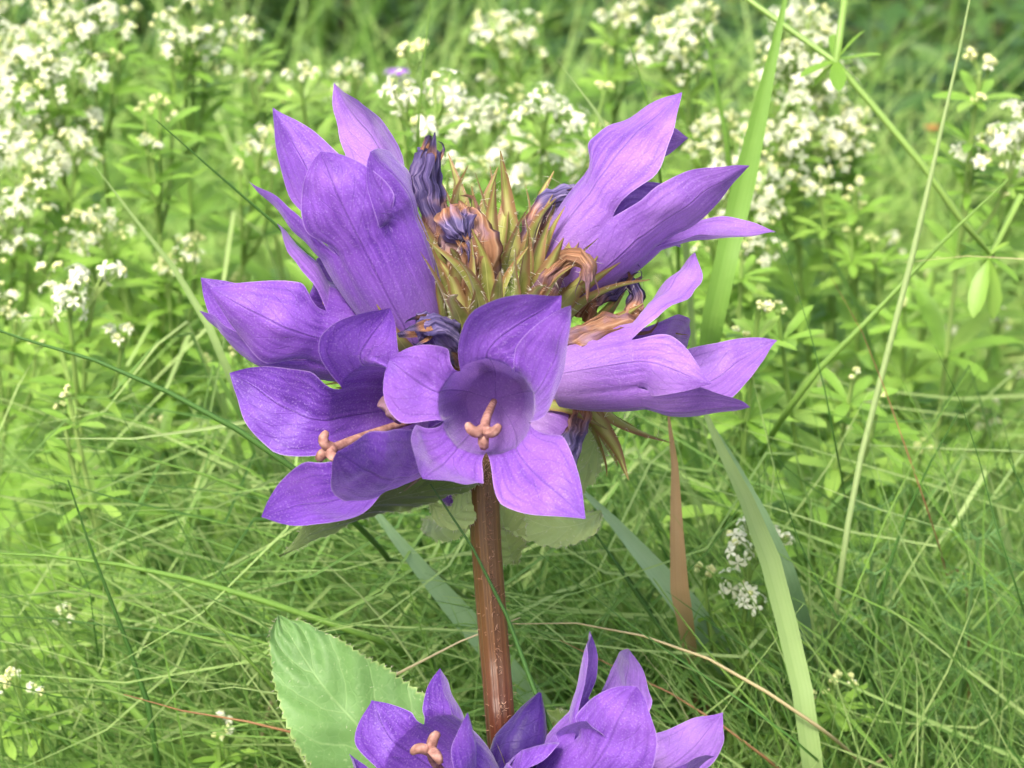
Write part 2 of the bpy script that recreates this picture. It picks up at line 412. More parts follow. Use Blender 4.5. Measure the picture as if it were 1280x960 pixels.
def arc_blade(root, L, az, lean, droop, n):
    """a blade that starts steep and bends over: returns n points"""
    p = [np.array(root, float)]; a = lean * .35
    for i in range(n - 1):
        t = i / (n - 1)
        ang = a + (lean - a) * t + droop * t * t
        p.append(p[-1] + np.array([math.cos(az) * math.sin(ang), math.sin(az) * math.sin(ang), math.cos(ang)]) * L / (n - 1))
    return np.array(p)

def ok_path(p, top_lim, dmin=14):
    for q in p[::2]:
        x, y, d = proj(q)
        if d < dmin and -60 < x < 1340 and y < 1010: return False
        if y < top_lim and d < 420: return False
        if q[2] < -4: return False
    return True

def build_grass():
    def put(mb, x, y, L, az, lean, droop, w, lim, n=9, dmin=14):
        p = arc_blade((x, y, -2), L, az, lean, droop, n)
        if not ok_path(p, lim, dmin): return False
        t = np.linspace(0, 1, n); wd = w * np.clip((1 - t) * 3.2, .08, 1)
        ribbon(mb, p, wd, nrm([random.gauss(0, .5), -1, random.gauss(.6, .5)]), .35, u=random.random()); return True
    mb = MB(); cnt = 0
    while cnt < 3400:
        x, y = wedge(30, 460)
        az = random.gauss(0.2, 1.5) + (math.pi if random.random() < .4 else 0)
        d = y - CAM[1] - DIST
        cnt += put(mb, x, y, random.uniform(110, 260), az, random.uniform(.15, 1.0), random.uniform(0, 1.2), random.uniform(.5, 1.0) * (1 + max(0, d) / 700), random.choice([430, 520, 600, 330]))
    o = mb.build('grass', M['grass']); tag(o, 'thin green meadow grass growing densely all around the bellflower', 'grass', None, 'stuff')
    mb = MB()
    for k in range(2300):                                    # fine wiry grass round the stem, combed over to one side
        px = random.uniform(-150, 1380); py = 1010 - 560 * random.random() ** 1.25; r = random.random()
        if px < 600: a = random.uniform(4, 26) if r < .5 else (random.uniform(-25, -5) if r < .62 else random.uniform(45, 82))
        elif px < 930: a = random.uniform(30, 62) if r < .75 else random.uniform(5, 25) if r < .85 else random.uniform(95, 125)
        else: a = random.uniform(55, 88) if r < .45 else random.uniform(95, 128) if r < .8 else random.uniform(10, 45)
        a = math.radians(a); L = random.uniform(120, 420); bend = random.gauss(.1, .22); d = random.uniform(18, 60) + max(0, 760 - py) * random.uniform(.05, .4)
        pts = [P(px + L * t * math.cos(a + bend * t), py + L * t * math.sin(a + bend * t), d + 22 * t) for t in (0, .33, .66, 1)]
        a2 = a + bend; e = P(px + (L + 90) * math.cos(a2), py + (L + 90) * math.sin(a2) + 12, d + 50)
        if e[2] > 10: pts.append(e)
        v = nrm(pts[-1] - pts[-2]); h_ = pts[-1][2]; pts.append(np.array([pts[-1][0] + v[0] * h_ * .6, max(22, pts[-1][1] + max(v[1], .1) * h_ * .5 + 8), -2]))
        p = spline(pts, 22); w = random.uniform(.4, .95); t = np.linspace(0, 1, 22)
        ribbon(mb, p[::-1], (w * np.clip(t * 5 + .06, 0, 1))[::-1], nrm([random.gauss(0, .5), -1, random.gauss(.6, .5)]), .35, u=random.random())
    o = mb.build('wiry_grass', M['wiry']); tag(o, 'fine wiry grass combed over to one side low around the red stem', 'grass', None, 'stuff')
    mb = MB(); cnt = 0
    while cnt < 2400:
        x, y = wedge(430, 1700, 200, 1.6)
        cnt += 1
        if x > 60 and random.random() < .65: continue
        L = random.uniform(60, 200) * (1.3 if x < -20 else .7); az = random.uniform(0, 6.28); n = 7
        p = arc_blade((x, y, -2), L, az, random.uniform(.1, .7), random.uniform(0, .9), n)
        w = random.uniform(1.4, 3.2); t = np.linspace(0, 1, n)
        ribbon(mb, p, w * np.clip((1 - t) * 2.5, .08, 1), nrm([random.gauss(0, .5), -1, .5]), .35, u=random.random())
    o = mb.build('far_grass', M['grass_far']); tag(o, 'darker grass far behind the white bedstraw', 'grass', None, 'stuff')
build_grass()

def small_leaf(mb, base, direc, up, L, W, u, curl=.15, m=0):
    d = nrm(direc); s = nrm(np.cross(d, up)); n = np.cross(s, d)
    ts = np.array([0, .3, .65, 1.0]); ws = np.array([.12, .85, .9, .05]) * W / 2
    V = []; UV = []
    for t, w in zip(ts, ws):
        c = base + d * L * t - n * L * curl * t * t
        V += [c - s * w + n * w * .3, c, c + s * w + n * w * .3]; UV += [[u, t]] * 3
    mb.add(np.array(V), grid_faces(4, 3), UV, m)

def build_cover():
    mb = MB()
    for k in range(5200):                                    # leafy shoots with rings of narrow leaves
        x, y = wedge(50, 440, 120)
        d = y - CAM[1] - DIST
        h = random.uniform(30, 185); lean = np.array([random.gauss(0, .25), random.gauss(0, .25), 1.0])
        base = np.array([x, y, 0.0]); u0 = random.random() * .5
        sc = (1 + max(0, d) / 1200) * random.uniform(.6, 1)
        for lev in range(4):
            c = base + lean * h * (1 - .13 * lev)
            px, py, dd = proj(c)
            if dd < 30 or py < random.uniform(60, 330) and dd < 420: continue
            if py > 560 and random.random() < .55: continue
            nl = random.randint(5, 8); a0 = random.random() * 6
            for j in range(nl):
                a = a0 + j * 6.283 / nl + random.gauss(0, .15)
                small_leaf(mb, c, np.array([math.cos(a), math.sin(a), random.uniform(-.1, .7)]), np.array([0, 0, 1.0]),
                           random.uniform(5, 10) * sc, random.uniform(.9, 1.9) * sc, u0 + random.random() * .5)
    o = mb.build('ground_cover', M['cover']); tag(o, 'low bright green leafy growth filling the meadow between the stems', 'ground cover', None, 'stuff')
    mb = MB()
    for k in range(12000):                                   # leafage at the back, dark colour standing in for the bushes' shade
        x, y = wedge(430, 1500, 200, 1.4)
        z = random.uniform(0, 1) ** .7 * random.uniform(20, 120)
        a = random.random() * 6.283
        small_leaf(mb, np.array([x, y, z]), np.array([math.cos(a), math.sin(a), random.uniform(-.4, .8)]), np.array([random.gauss(0, .4), random.gauss(0, .4), 1.0]),
                   random.uniform(9, 22), random.uniform(4, 9), random.random())
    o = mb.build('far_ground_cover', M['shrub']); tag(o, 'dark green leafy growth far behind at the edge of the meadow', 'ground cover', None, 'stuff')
build_cover()

def shrub(x, y, h, r, label):
    t = thing('shrub', (x, y, 0), label, 'shrub', 'dark shrubs behind the meadow')
    mb = MB(); tips = []
    for k in range(9):
        a = random.random() * 6.28; tip = np.array([x + math.cos(a) * r * .6, y + math.sin(a) * r * .6, h * random.uniform(.5, .95)])
        p = spline([(x, y, -5), ((x * 2 + tip[0]) / 3 + random.gauss(0, 12), (y * 2 + tip[1]) / 3, tip[2] * .45), tip], 8)
        tube(mb, p, np.linspace(3, .8, 8), 5); tips.append(p)
    mb.build('branch', M['bark'], t, (x, y, 0))
    mb = MB()
    for k in range(2400):
        p = random.choice(tips); q = p[random.randint(1, 7)] + rng.normal(0, r * .22, 3)
        if q[2] < 8: continue
        a = random.random() * 6.283
        small_leaf(mb, q, np.array([math.cos(a), math.sin(a), random.uniform(-.5, .6)]), np.array([random.gauss(0, .5), random.gauss(0, .5), 1.0]),
                   random.uniform(8, 19), random.uniform(4, 9), random.random())
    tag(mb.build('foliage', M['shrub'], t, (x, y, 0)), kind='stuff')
shrub(235, 560, 190, 110, 'dark leafy shrub at the back of the meadow, behind the budding bedstraw')
shrub(60, 640, 180, 90, 'dark leafy shrub at the back of the meadow, behind the bellflower head')
shrub(370, 760, 330, 190, 'larger dark shrub rising at the far back corner of the meadow')
shrub(-140, 880, 200, 150, 'dark shrub far behind the densest white bedstraw')

# ------------------------------------------------------------------ bedstraw
def floret_geo(mb, c, up, R, rot, m):
    up = nrm(up); a = nrm(np.cross(up, [0.31, 0.77, 0.2])); b = np.cross(up, a)
    for k in range(4):
        th = rot + k * math.pi / 2; e = a * math.cos(th) + b * math.sin(th); s = np.cross(up, e)
        pts = [c, c + e * R * .38 + s * R * .2 + up * R * .12, c + e * R * .38 - s * R * .2 + up * R * .12,
               c + e * R * .72 + s * R * .24 + up * R * .1, c + e * R * .72 - s * R * .24 + up * R * .1, c + e * R - up * R * .1]
        mb.add(np.array(pts), [(0, 2, 1), (1, 2, 4, 3), (3, 4, 5)], None, m)
def bud_geo(mb, c, up, R, m):
    up = nrm(up); a = nrm(np.cross(up, [0.31, 0.77, 0.2])); b = np.cross(up, a)
    V = [c - up * R]; n = 6
    for z, r in ((-.5, .85), (.3, .95), (.8, .5)):
        for k in range(n):
            th = k * 6.2832 / n; V.append(c + up * R * z + (a * math.cos(th) + b * math.sin(th)) * R * r)
    V.append(c + up * R * 1.1); f = [(0, 1 + (k + 1) % n, 1 + k) for k in range(n)]
    for q in range(2): f += [(1 + q * n + k, 1 + q * n + (k + 1) % n, 1 + (q + 1) * n + (k + 1) % n, 1 + (q + 1) * n + k) for k in range(n)]
    f += [(1 + 2 * n + k, 1 + 2 * n + (k + 1) % n, 3 * n + 1) for k in range(n)]
    mb.add(np.array(V), f, None, m)

def cluster_layout(seed, n, R, bud_share):
    r = random.Random(seed); out = []; m = max(2, int(n / 7))
    for k in range(m):
        a = k * 2.4 + r.random(); q = math.sqrt((k + .5) / m)
        hc = np.array([math.cos(a) * q * R * .85, math.sin(a) * q * R * .85, R * .7 * (1 - q) + r.gauss(0, R * .22)])
        hr = R * r.uniform(.26, .42)
        for j in range(int(n / m)):
            o = nrm(np.array([r.gauss(0, 1), r.gauss(0, 1), r.gauss(.5, .7)]))
            out.append((hc + o * hr * r.uniform(.7, 1), nrm(o + np.array([0, 0, .5])), r.random() < bud_share, r.random() * 6))
    return out
def stalks(mb, lay, R, m=0):
    hubs = [np.array([math.cos(a) * R * .35, math.sin(a) * R * .35, -R * .15]) for a in (0.4, 2.3, 4.4)]
    foot = np.array([0, 0, -R * 1.2])
    for h in hubs: tube(mb, spline([foot, h * .5 + foot * .3, h], 4), .22, 4, m, cap=False)
    for p, up, b, r in lay:
        h = min(hubs, key=lambda q: np.linalg.norm(q - p)); tube(mb, spline([h, (h + p) / 2 + np.array([0, 0, .3]), p - up * .3], 3), .13, 3, m, cap=False)

CL = {}
for i, (n, R, bs) in enumerate([(58, 7.5, .3), (44, 6.2, .42), (68, 8.8, .25), (34, 5.2, .55), (24, 4.2, .95), (46, 6.5, .36)]):
    lay = cluster_layout(100 + i, n, R, bs); mb = MB(); stalks(mb, lay, R)
    for p, up, b, r in lay:
        if b: bud_geo(mb, p, up, .55, 2)
        else: floret_geo(mb, p, up, 1.25, r, 1)
    CL[i] = mb.mesh('flower_cluster', [M['g_stem'], M['g_petal'], M['g_bud']])
FLORET = MB(); floret_geo(FLORET, np.zeros(3), [0, 0, 1], 1.75, 0, 0); FLORET = FLORET.mesh('floret', M['g_petal'])
BUD = MB(); bud_geo(BUD, np.zeros(3), [0, 0, 1], .72, 0); BUD = BUD.mesh('bud', M['g_bud'])
def g_leaf_geo(mb, base, direc, L, W, curl, u=None):
    d = nrm(direc); s = nrm(np.cross(d, [0, 0, 1.0])); n = np.cross(s, d); V = []; UV = []
    ts = [0, .18, .42, .68, .88, 1.0]; ws = [.14, .55, .92, 1.0, .66, .04]
    for t, w in zip(ts, ws):
        c = base + d * L * t + n * L * (.10 * t - curl * t * t); w *= W / 2
        V += [c - s * w + n * w * .35, c, c + s * w + n * w * .35]; UV += [[.5 - w / W, t], [.5, t], [.5 + w / W, t]]
    mb.add(np.array(V), grid_faces(6, 3), UV)
G_LEAF = []
for k in range(3):
    mb = MB(); g_leaf_geo(mb, np.zeros(3), [1, 0, 0], 10, 2.5, (.05, .18, .32)[k]); G_LEAF.append(mb.mesh('leaf', M['g_leaf']))
WHORL = []
for k in range(4):
    mb = MB(); nl = (6, 7, 8, 6)[k]; rr = random.Random(k)
    for j in range(nl):
        a = j * 6.2832 / nl + rr.gauss(0, .1)
        g_leaf_geo(mb, np.zeros(3), [math.cos(a), math.sin(a), .35 + rr.gauss(0, .15)], 10 * rr.uniform(.8, 1.15), 2.5, rr.uniform(0, .3))
    WHORL.append(mb.mesh('leaf_whorl', M['g_leaf']))

def orient(pos, zdir, rot, sc, origin):
    z = Vector(nrm(zdir)); q = z.to_track_quat('Z', 'Y')
    return Matrix.Translation(Vector((np.asarray(pos) - origin) * MM)) @ (q.to_matrix().to_4x4() @ Matrix.Rotation(rot, 4, 'Z')) @ Matrix.Diagonal((sc, sc, sc, 1))

def bedstraw(clusters, d, label, group=None, near=False, root=(0, 0), whorls=7, leaf=1.0, dens=None, stem_w=.55, bare=False):
    """clusters: (px, py, scale, kind[, d offset]); the first is the top of the main stem"""
    pts = [(P(c[0], c[1], d + (c[4] if len(c) > 4 else 0)), c[2], c[3]) for c in clusters]
    top = pts[0][0]
    rt = np.array([top[0] + root[0], top[1] + root[1], -3.0])
    if rt[1] < 12: rt[1] = 12
    t = thing('bedstraw_plant', rt, label, 'bedstraw', group)
    mid = rt * .45 + top * .55 + np.array([root[0] * .12 + random.gauss(0, 5), root[1] * .1, 8])
    main = spline([rt, mid, top], 40); mb = MB()
    tube(mb, main, np.linspace(stem_w * 1.4, stem_w * .6, 40), 6)
    paths = [main]
    for p, s, k in pts[1:]:
        zt = p[2] - max(16, 1.1 * np.linalg.norm((p - main[-1])[:2]))
        i = int(np.clip(np.argmin(np.abs(main[:, 2] - zt)), 4, 36)); a = main[i]
        q = spline([a, a * .45 + p * .55 + np.array([0, 0, -3]) + (p - a) * np.array([.12, .12, 0]), p - np.array([0, 0, 1.0])], 14)
        tube(mb, q, np.linspace(stem_w * .8, stem_w * .5, 14), 5); paths.append(q)
    mb.build('stem', M['g_stem'], t, rt)
    for path, (p, s, k) in zip(paths, pts):
        up = nrm(path[-1] - path[-4]) * .7 + np.array([0, 0, .5])
        R = CLR[k]
        foot = p + nrm(up) * R * 1.2 * s * 0
        if k < 0: continue
        mtx = orient(foot, up, random.random() * 6, s, rt)
        if near:
            lay = cluster_layout(random.randint(0, 999), CLN[k], R, CLB[k]); mb = MB(); stalks(mb, lay, R)
            c = link('flower_cluster', mb.mesh('flower_cluster', M['g_stem']), t, mat=mtx)
            for fp, fu, b, r in lay:
                link('bud' if b else 'floret', BUD if b else FLORET, c, mat=orient(fp, fu, r, random.uniform(.85, 1.15), np.zeros(3)))
        else:
            link('flower_cluster', CL[k], t, mat=mtx)
    # rings of leaves
    def ring(c, dirv, size):
        if near:
            nl = random.randint(6, 8); a0 = random.random() * 6; z = Vector(nrm(dirv)); q = z.to_track_quat('Z', 'Y').to_matrix().to_4x4()
            for j in range(nl):
                s = size * random.uniform(.8, 1.15)
                m = Matrix.Translation(Vector((c - rt) * MM)) @ q @ Matrix.Rotation(a0 + j * 6.2832 / nl + random.gauss(0, .1), 4, 'Z') @ Matrix.Rotation(-random.uniform(.0, .6), 4, 'Y') @ Matrix.Diagonal((s, s, s, 1))
                link('leaf', G_LEAF[j % 3], t, mat=m)
        else:
            link('leaf_whorl', random.choice(WHORL), t, mat=orient(c, dirv, random.random() * 6, size, rt))
    s = np.r_[0, np.cumsum(np.linalg.norm(np.diff(main, axis=0), axis=1))]; gap = 9.0; pos = s[-1] - 5
    for w in range(whorls):
        if pos < 20: break
        c = np.array([np.interp(pos, s, main[:, k]) for k in range(3)]); i = min(38, int(np.searchsorted(s, pos)))
        ring(c, main[i + 1] - main[i - 1] if i else [0, 0, 1], leaf * min(1.5, .55 + .16 * w)); gap = min(26, gap + 3.2); pos -= gap
    for q in paths[1:]:
        L = np.linalg.norm(q[-1] - q[0])
        ring(q[-5] if L < 30 else q[-4], q[-1] - q[-5], leaf * .5)
        if L > 26: ring(q[6], q[7] - q[5], leaf * .75)
    return t
CLR = {0: 7.5, 1: 6.2, 2: 8.8, 3: 5.2, 4: 4.2, 5: 6.5, -1: 1}
CLN = {0: 34, 1: 26, 2: 42, 3: 22, 4: 16, 5: 30}; CLB = {0: .12, 1: .2, 2: .08, 3: .35, 4: .9, 5: .15}

G1 = 'white flowering bedstraw in the meadow'
# nearest plants: every leaf and floret is its own piece
bedstraw([(938, 690, .62, 0), (945, 735, .6, 0, 2), (880, 715, .5, 4, 4), (965, 672, .45, 3, 2)], 42, 'bedstraw with a few large open white stars beside the wide pale grass blade', G1, True, (14, 20), 4, .8)
bedstraw([(1040, 850, .42, 4), (1030, 872, .35, 4, 3), (1068, 855, .35, 4, 4)], 46, 'bedstraw with small closed buds low among the grass by the feathery yarrow', G1, True, (8, 25), 3, .9)
bedstraw([(18, 845, .5, 4), (45, 862, .3, 3), (-8, 868, .5, 4)], 40, 'bedstraw with plump cream buds low in the grass, left of the big serrated leaf', G1, True, (10, 20), 4, 1.0)
bedstraw([(280, 908, .32, 3), (272, 920, .25, 4)], 46, 'bedstraw tip with one tiny white floret just left of the big serrated leaf', G1, True, (6, 22), 5, .9)
bedstraw([(86, 492, .32, 4), (78, 510, .25, 4, 3)], 60, 'short bedstraw shoot tipped with yellow buds above the long slanting grass stem', G1, True, (6, 30), 6, .9)
bedstraw([(112, 358, .8, 0), (85, 372, .55, 1, -4), (152, 425, .5, 3, 4), (60, 335, .5, 4, 6)], 80, 'bedstraw with a bright flat white flower head beside the lilac left flower', G1, True, (-10, 30), 6, 1.0)
bedstraw([(80, 765, .28, 3), (70, 775, .22, 3, 2)], 70, 'bedstraw tip with a tiny white tuft among crossing grass blades', G1, True, (8, 26), 5, .9)
bedstraw([(527, 138, .95, 0), (515, 72, .75, 4, 10), (500, 128, .5, 1, 5), (560, 208, .4, 3, -8)], 92, 'bedstraw with white florets rising just behind the dark withered petal', G1, True, (18, 40), 6, 1.1)
bedstraw([(1225, 90, .75, 4), (1218, 130, .55, 4, 2), (1215, 195, .7, 5, 6), (1270, 180, .9, 0, 4)], 110, 'upright bedstraw with yellowish budding tip in front of the dark shrub', G1, True, (-6, 40), 6, 1.15)
bedstraw([(680, 150, .75, 0), (755, 110, .5, 4, 8), (700, 200, .6, 5, 6), (640, 215, .7, 1, 10), (600, 165, .8, 0, 14)], 120, 'bedstraw with rounded white heads between the two upper bellflowers', G1, True, (-10, 50), 6, 1.25)
bedstraw([(948, 388, .5, 4), (925, 420, .4, 4, 4)], 66, 'bedstraw shoot with pale green buds just beside the tip of the right flower', G1, True, (6, 30), 7, 1.1)
# the rest
SH_L = ['bedstraw with the biggest creamy flower cloud, on its own stem beside the blunt pale blade',
        'blurred bedstraw cloud behind the biggest creamy one', 'wide drooping cloud of white bedstraw just below the biggest creamy one',
        'bedstraw with white heads and yellow buds above the thin dark stem that points up-left', 'bedstraw with two white tufts between the creamy clouds and the upper left flower',
        'bedstraw with white heads crossed by the blunt pale grass blade', 'bedstraw with round white heads above the flat white flower head',
        'bedstraw still in yellow bud where the thin dark stem ends', 'bedstraw with a pale hazy head behind the points of the upper left flower',
        'bedstraw with one small budding head beside the points of the upper left flower', 'bedstraw with a loose white head left of the upper left flower\'s narrow lobe',
        'faint bedstraw far behind the yellow and white heads', 'bedstraw with a loose white head just above the lilac left flower', 'small bedstraw below the flat white flower head, over the long slanting grass stem']
def more(lst, d, label, **k):
    lst = [(c[0], c[1], c[2] * .8, *c[3:]) for c in lst]
    if isinstance(label, list): label = label.pop(0)
    return bedstraw(lst, d, label, G1, False, (random.uniform(-30, 30), random.uniform(20, 70)), **k)
for lst, d in [
    ([(70, 110, 1.3, 2), (35, 165, 1.2, 2, 10), (95, 160, 1.0, 0, 5), (60, 75, .9, 1)], 150),
    ([(30, 55, 1.2, 0), (-20, 100, 1.4, 2, 10), (5, 90, .9, 3)], 190),
    ([(20, 225, 1.3, 2), (60, 205, 1.0, 0, 8), (-15, 190, 1.2, 2, 8), (95, 190, .8, 5)], 140),
    ([(110, 30, 1.1, 0), (150, 45, .8, 3, 5), (140, 75, .7, 4), (90, 40, .8, 1)], 160),
    ([(230, 55, 1.0, 0), (255, 80, .9, 1, 6), (215, 75, .7, 4), (240, 5, .9, 5)], 150),
    ([(130, 290, .9, 1), (110, 310, .8, 0, 8), (95, 275, .6, 4)], 130),
    ([(15, 280, 1.0, 2), (-10, 310, 1.1, 0), (35, 315, .7, 4, 5)], 130),
    ([(200, 130, .6, 4), (215, 150, .5, 4, 6), (180, 140, .5, 4), (190, 185, .6, 3)], 120),
    ([(305, 48, .8, 1), (330, 110, .7, 4, 6), (322, 100, .6, 3)], 170),
    ([(375, 98, .7, 3), (360, 125, .5, 4, 5)], 140),
    ([(325, 185, .8, 1), (300, 210, .6, 4), (340, 215, .5, 3)], 140),
    ([(60, 25, .9, 5), (10, 15, .9, 3), (165, 15, .7, 4)], 220),
    ([(230, 320, .7, 1), (210, 345, .6, 3), (245, 300, .5, 4)], 130),
    ([(20, 400, .6, 3), (-10, 380, .8, 1), (45, 430, .4, 4)], 110)]:
    more(lst, d, SH_L, leaf=1.25)
SH_C = ['bedstraw with one hazy head right above the pale upright petal', 'tall bedstraw with a knobbly white top, highest between the two upper flowers',
        'bedstraw with soft white heads right behind the white florets by the withered petal', 'bedstraw with a broad white patch over the spiky middle of the bellflower head',
        'dim bedstraw top behind the thin green stalk near the upper right flower', 'bedstraw with small heads touching the left edge of the upper right flower', 'low bedstraw with greenish heads just above the spiky sepals']
for lst, d in [
    ([(440, 102, .9, 1), (425, 120, .7, 3)], 190),
    ([(625, 45, 1.2, 0), (650, 62, 1.0, 5), (620, 105, .8, 3, 10), (645, 120, .7, 4)], 210),
    ([(560, 125, .8, 1), (585, 150, .9, 0), (545, 165, .7, 3)], 150),
    ([(650, 190, 1.0, 0), (615, 210, .9, 5), (690, 185, .7, 1), (665, 235, .6, 3)], 150),
    ([(770, 30, 1.0, 3), (790, 20, .8, 1), (760, 65, .6, 4)], 220),
    ([(735, 190, .8, 1), (720, 215, .7, 5), (750, 160, .5, 4)], 160),
    ([(590, 225, .8, 5), (570, 245, .6, 1), (625, 250, .5, 4)], 130)]:
    more(lst, d, SH_C, leaf=1.3)
SH_R = ['bedstraw with big soft heads behind the point of the upper right flower', 'bedstraw with the topmost white head right of the broad green blade',
        'bedstraw with a large white head behind the ring of broad bedstraw leaves', 'bedstraw with the densest white heads right of the broad green blade',
        'bedstraw with white heads left of the long bent bedstraw stem', 'bedstraw with white heads crossed by the broad green blade', 'bedstraw with upright yellowish buds below the white heads',
        'bedstraw with small heads between the upper right flower and the broad green blade', 'bedstraw with one pinkish white head below the long bent bedstraw stem', 'bedstraw with blurred heads between the upper right and right flowers',
        'bedstraw with a white head beside the budding upright bedstraw', 'small white bedstraw beside the dark pointed grass blade', 'small white bedstraw beside the thin reddish dry blade',
        'small white bedstraw beyond the crossing grass blades', 'tiny budding bedstraw under the bent bedstraw stem']
for lst, d in [
    ([(850, 50, 1.2, 0), (835, 80, 1.1, 2, 8), (875, 25, .9, 1), (860, 85, .7, 5)], 170),
    ([(1000, 48, 1.2, 2), (985, 70, .9, 0), (1020, 40, .7, 1)], 180),
    ([(1010, 98, 1.3, 2), (985, 115, 1.0, 0, 6), (1035, 115, .8, 5), (1010, 130, .7, 3)], 170),
    ([(985, 170, 1.2, 2), (1000, 195, 1.1, 2, 6), (960, 185, 1.0, 0), (975, 220, .9, 5)], 160),
    ([(1040, 165, 1.1, 0), (1070, 160, .8, 1), (1060, 185, .9, 5), (1030, 190, .8, 2)], 170),
    ([(930, 240, 1.1, 2), (950, 265, .9, 0), (905, 205, 1.0, 5), (900, 260, .8, 1)], 150),
    ([(1070, 235, .7, 4), (1068, 255, .7, 4, 4), (1025, 235, .8, 1), (1065, 290, .5, 4)], 150),
    ([(900, 165, .9, 1), (880, 185, .8, 5), (920, 150, .6, 3)], 170),
    ([(1110, 310, .7, 5), (1095, 330, .5, 3)], 200),
    ([(890, 300, .8, 1), (935, 320, .9, 0), (910, 340, .6, 3)], 140),
    ([(1275, 205, 1.0, 0), (1255, 240, .6, 4), (1290, 170, 1.0, 2)], 140),
    ([(1185, 420, .5, 1), (1210, 470, .5, 3), (1160, 450, .4, 4)], 190),
    ([(1040, 470, .5, 5), (1090, 510, .5, 1), (1060, 540, .4, 3)], 170),
    ([(1250, 400, .5, 1), (1235, 520, .6, 5), (1270, 470, .5, 3)], 170),
    ([(1130, 380, .4, 4), (1170, 330, .4, 4)], 150)]:
    more(lst, d, SH_R, leaf=1.25)
SH_F = 'leafy bedstraw shoot with few flowers standing in the green middle of the meadow'
for k in range(34):
    px, py = random.uniform(0, 1280), random.uniform(300, 620)
    d = random.uniform(70, 230)
    more([(px, py, random.uniform(.3, .5), 4)] + ([(px + random.gauss(0, 30), py + random.uniform(5, 40), .4, random.choice([3, 4]))] if random.random() < .5 else []),
         d, SH_F, leaf=random.uniform(1.0, 1.4), whorls=6)
# the bent bedstraw stem with the big ring of leaves, in front of the shrub
def bent_bedstraw():
    d = 70
    rt = P(1330, 520, d + 60); rt[2] = -3
    t = thing('bedstraw_plant', rt, 'long pale bedstraw stem slanting up with one ring of broad leaves', 'bedstraw', G1)
    mb = MB(); main = spline([rt, P(1300, 420, d + 22), P(1230, 320, d + 6), P(1160, 215, d), P(1045, 78, d)], 40)
    tube(mb, main, np.linspace(.6, .5, 40), 7)
    tube(mb, spline([P(1045, 78, d), P(985, 35, d + 2), P(915, -15, d + 4)], 10), .42, 6)
    tube(mb, spline([P(1045, 78, d), P(1050, 40, d), P(1058, -20, d + 3)], 10), .5, 6)
    mb.build('stem', M['g_stem'], t, rt)
    for (x, y, dd, L) in [(1083, 40, -2, 1), (1103, 72, -4, 1), (1048, 118, -6, 1), (1000, 100, -3, 1), (1042, 45, 5, 1), (1020, 110, 4, 1)]:
        a = P(1045, 76, d); b = P(x, y, d + dd); v = b - a; L = np.linalg.norm(v)
        m = Matrix.Translation(Vector((a - rt) * MM)) @ Vector(v).to_track_quat('X', 'Z').to_matrix().to_4x4() @ Matrix.Diagonal((L / 10, L / 10 * 1.1, L / 10, 1))
        link('leaf', G_LEAF[0], t, mat=m)
    for x0, y0, lst in [(1235, 322, [(1185, 335), (1200, 300), (1215, 395), (1245, 400), (1275, 350), (1262, 300)])]:
        a = P(x0, y0, d + 6)
        for (x, y) in lst:
            v = P(x, y, d + random.uniform(0, 8)) - a; L = np.linalg.norm(v)
            m = Matrix.Translation(Vector((a - rt) * MM)) @ Vector(v).to_track_quat('X', 'Z').to_matrix().to_4x4() @ Matrix.Diagonal((L / 10, L / 10 * 1.2, L / 10, 1))
            link('leaf', G_LEAF[1], t, mat=m)
bent_bedstraw()

# ------------------------------------------------------------------ single grass blades that stand out
def blade(pix, d, wpx, mat, label, group=None, tip='first', ground=True, rnd=False, hint=None, name='grass_blade', d2=None, blunt=False, sink=28, foot=1.0):
    """pix: visible course from tip to foot; the foot is carried on down to the soil"""
    n0 = len(pix); d2 = d + 8 if d2 is None else d2
    ds = np.linspace(d, d2, n0)
    pts = [P(x, y, q) for (x, y), q in zip(pix, ds)]
    if ground:
        (x0, y0), (x1, y1) = pix[-2], pix[-1]; l = math.hypot(x1 - x0, y1 - y0); ux, uy = (x1 - x0) / l, (y1 - y0) / l
        for f in (1, 2.2):
            q = P(x1 + ux * 70 * f, y1 + (uy * 70 + 14 * f) * f, d2 + sink * f)
            if q[2] > 12: pts.append(q)
        e = pts[-1]; w_ = nrm(pts[-1] - pts[-2])
        pts.append(np.array([e[0] + w_[0] * e[2] * .5, max(e[1] + max(w_[1], .1) * e[2] * .5 + 8, 20), -3.0]))
    q = spline(pts, 44)
    s = np.linspace(0, 1, 44); w = wpx * FRAME_W / DIST / 1280 * (DIST + d)
    mb = MB()
    if rnd:
        tube(mb, q[::-1], (w / 2 * np.clip(s * 8 + .25, 0, 1))[::-1], 7)
    else:
        prof = np.clip(s * (14 if blunt else 4.0) + .05, 0, 1) * np.interp(s, [0, .25, .6, 1], [1, 1, foot, foot])
        ribbon(mb, q[::-1], (w * prof)[::-1], hint if hint is not None else nrm([.15, -1, .5]), .3, cols=5)
    o = mb.build(name, M[mat], None, q[-1]); tag(o, label, 'grass', group); return o

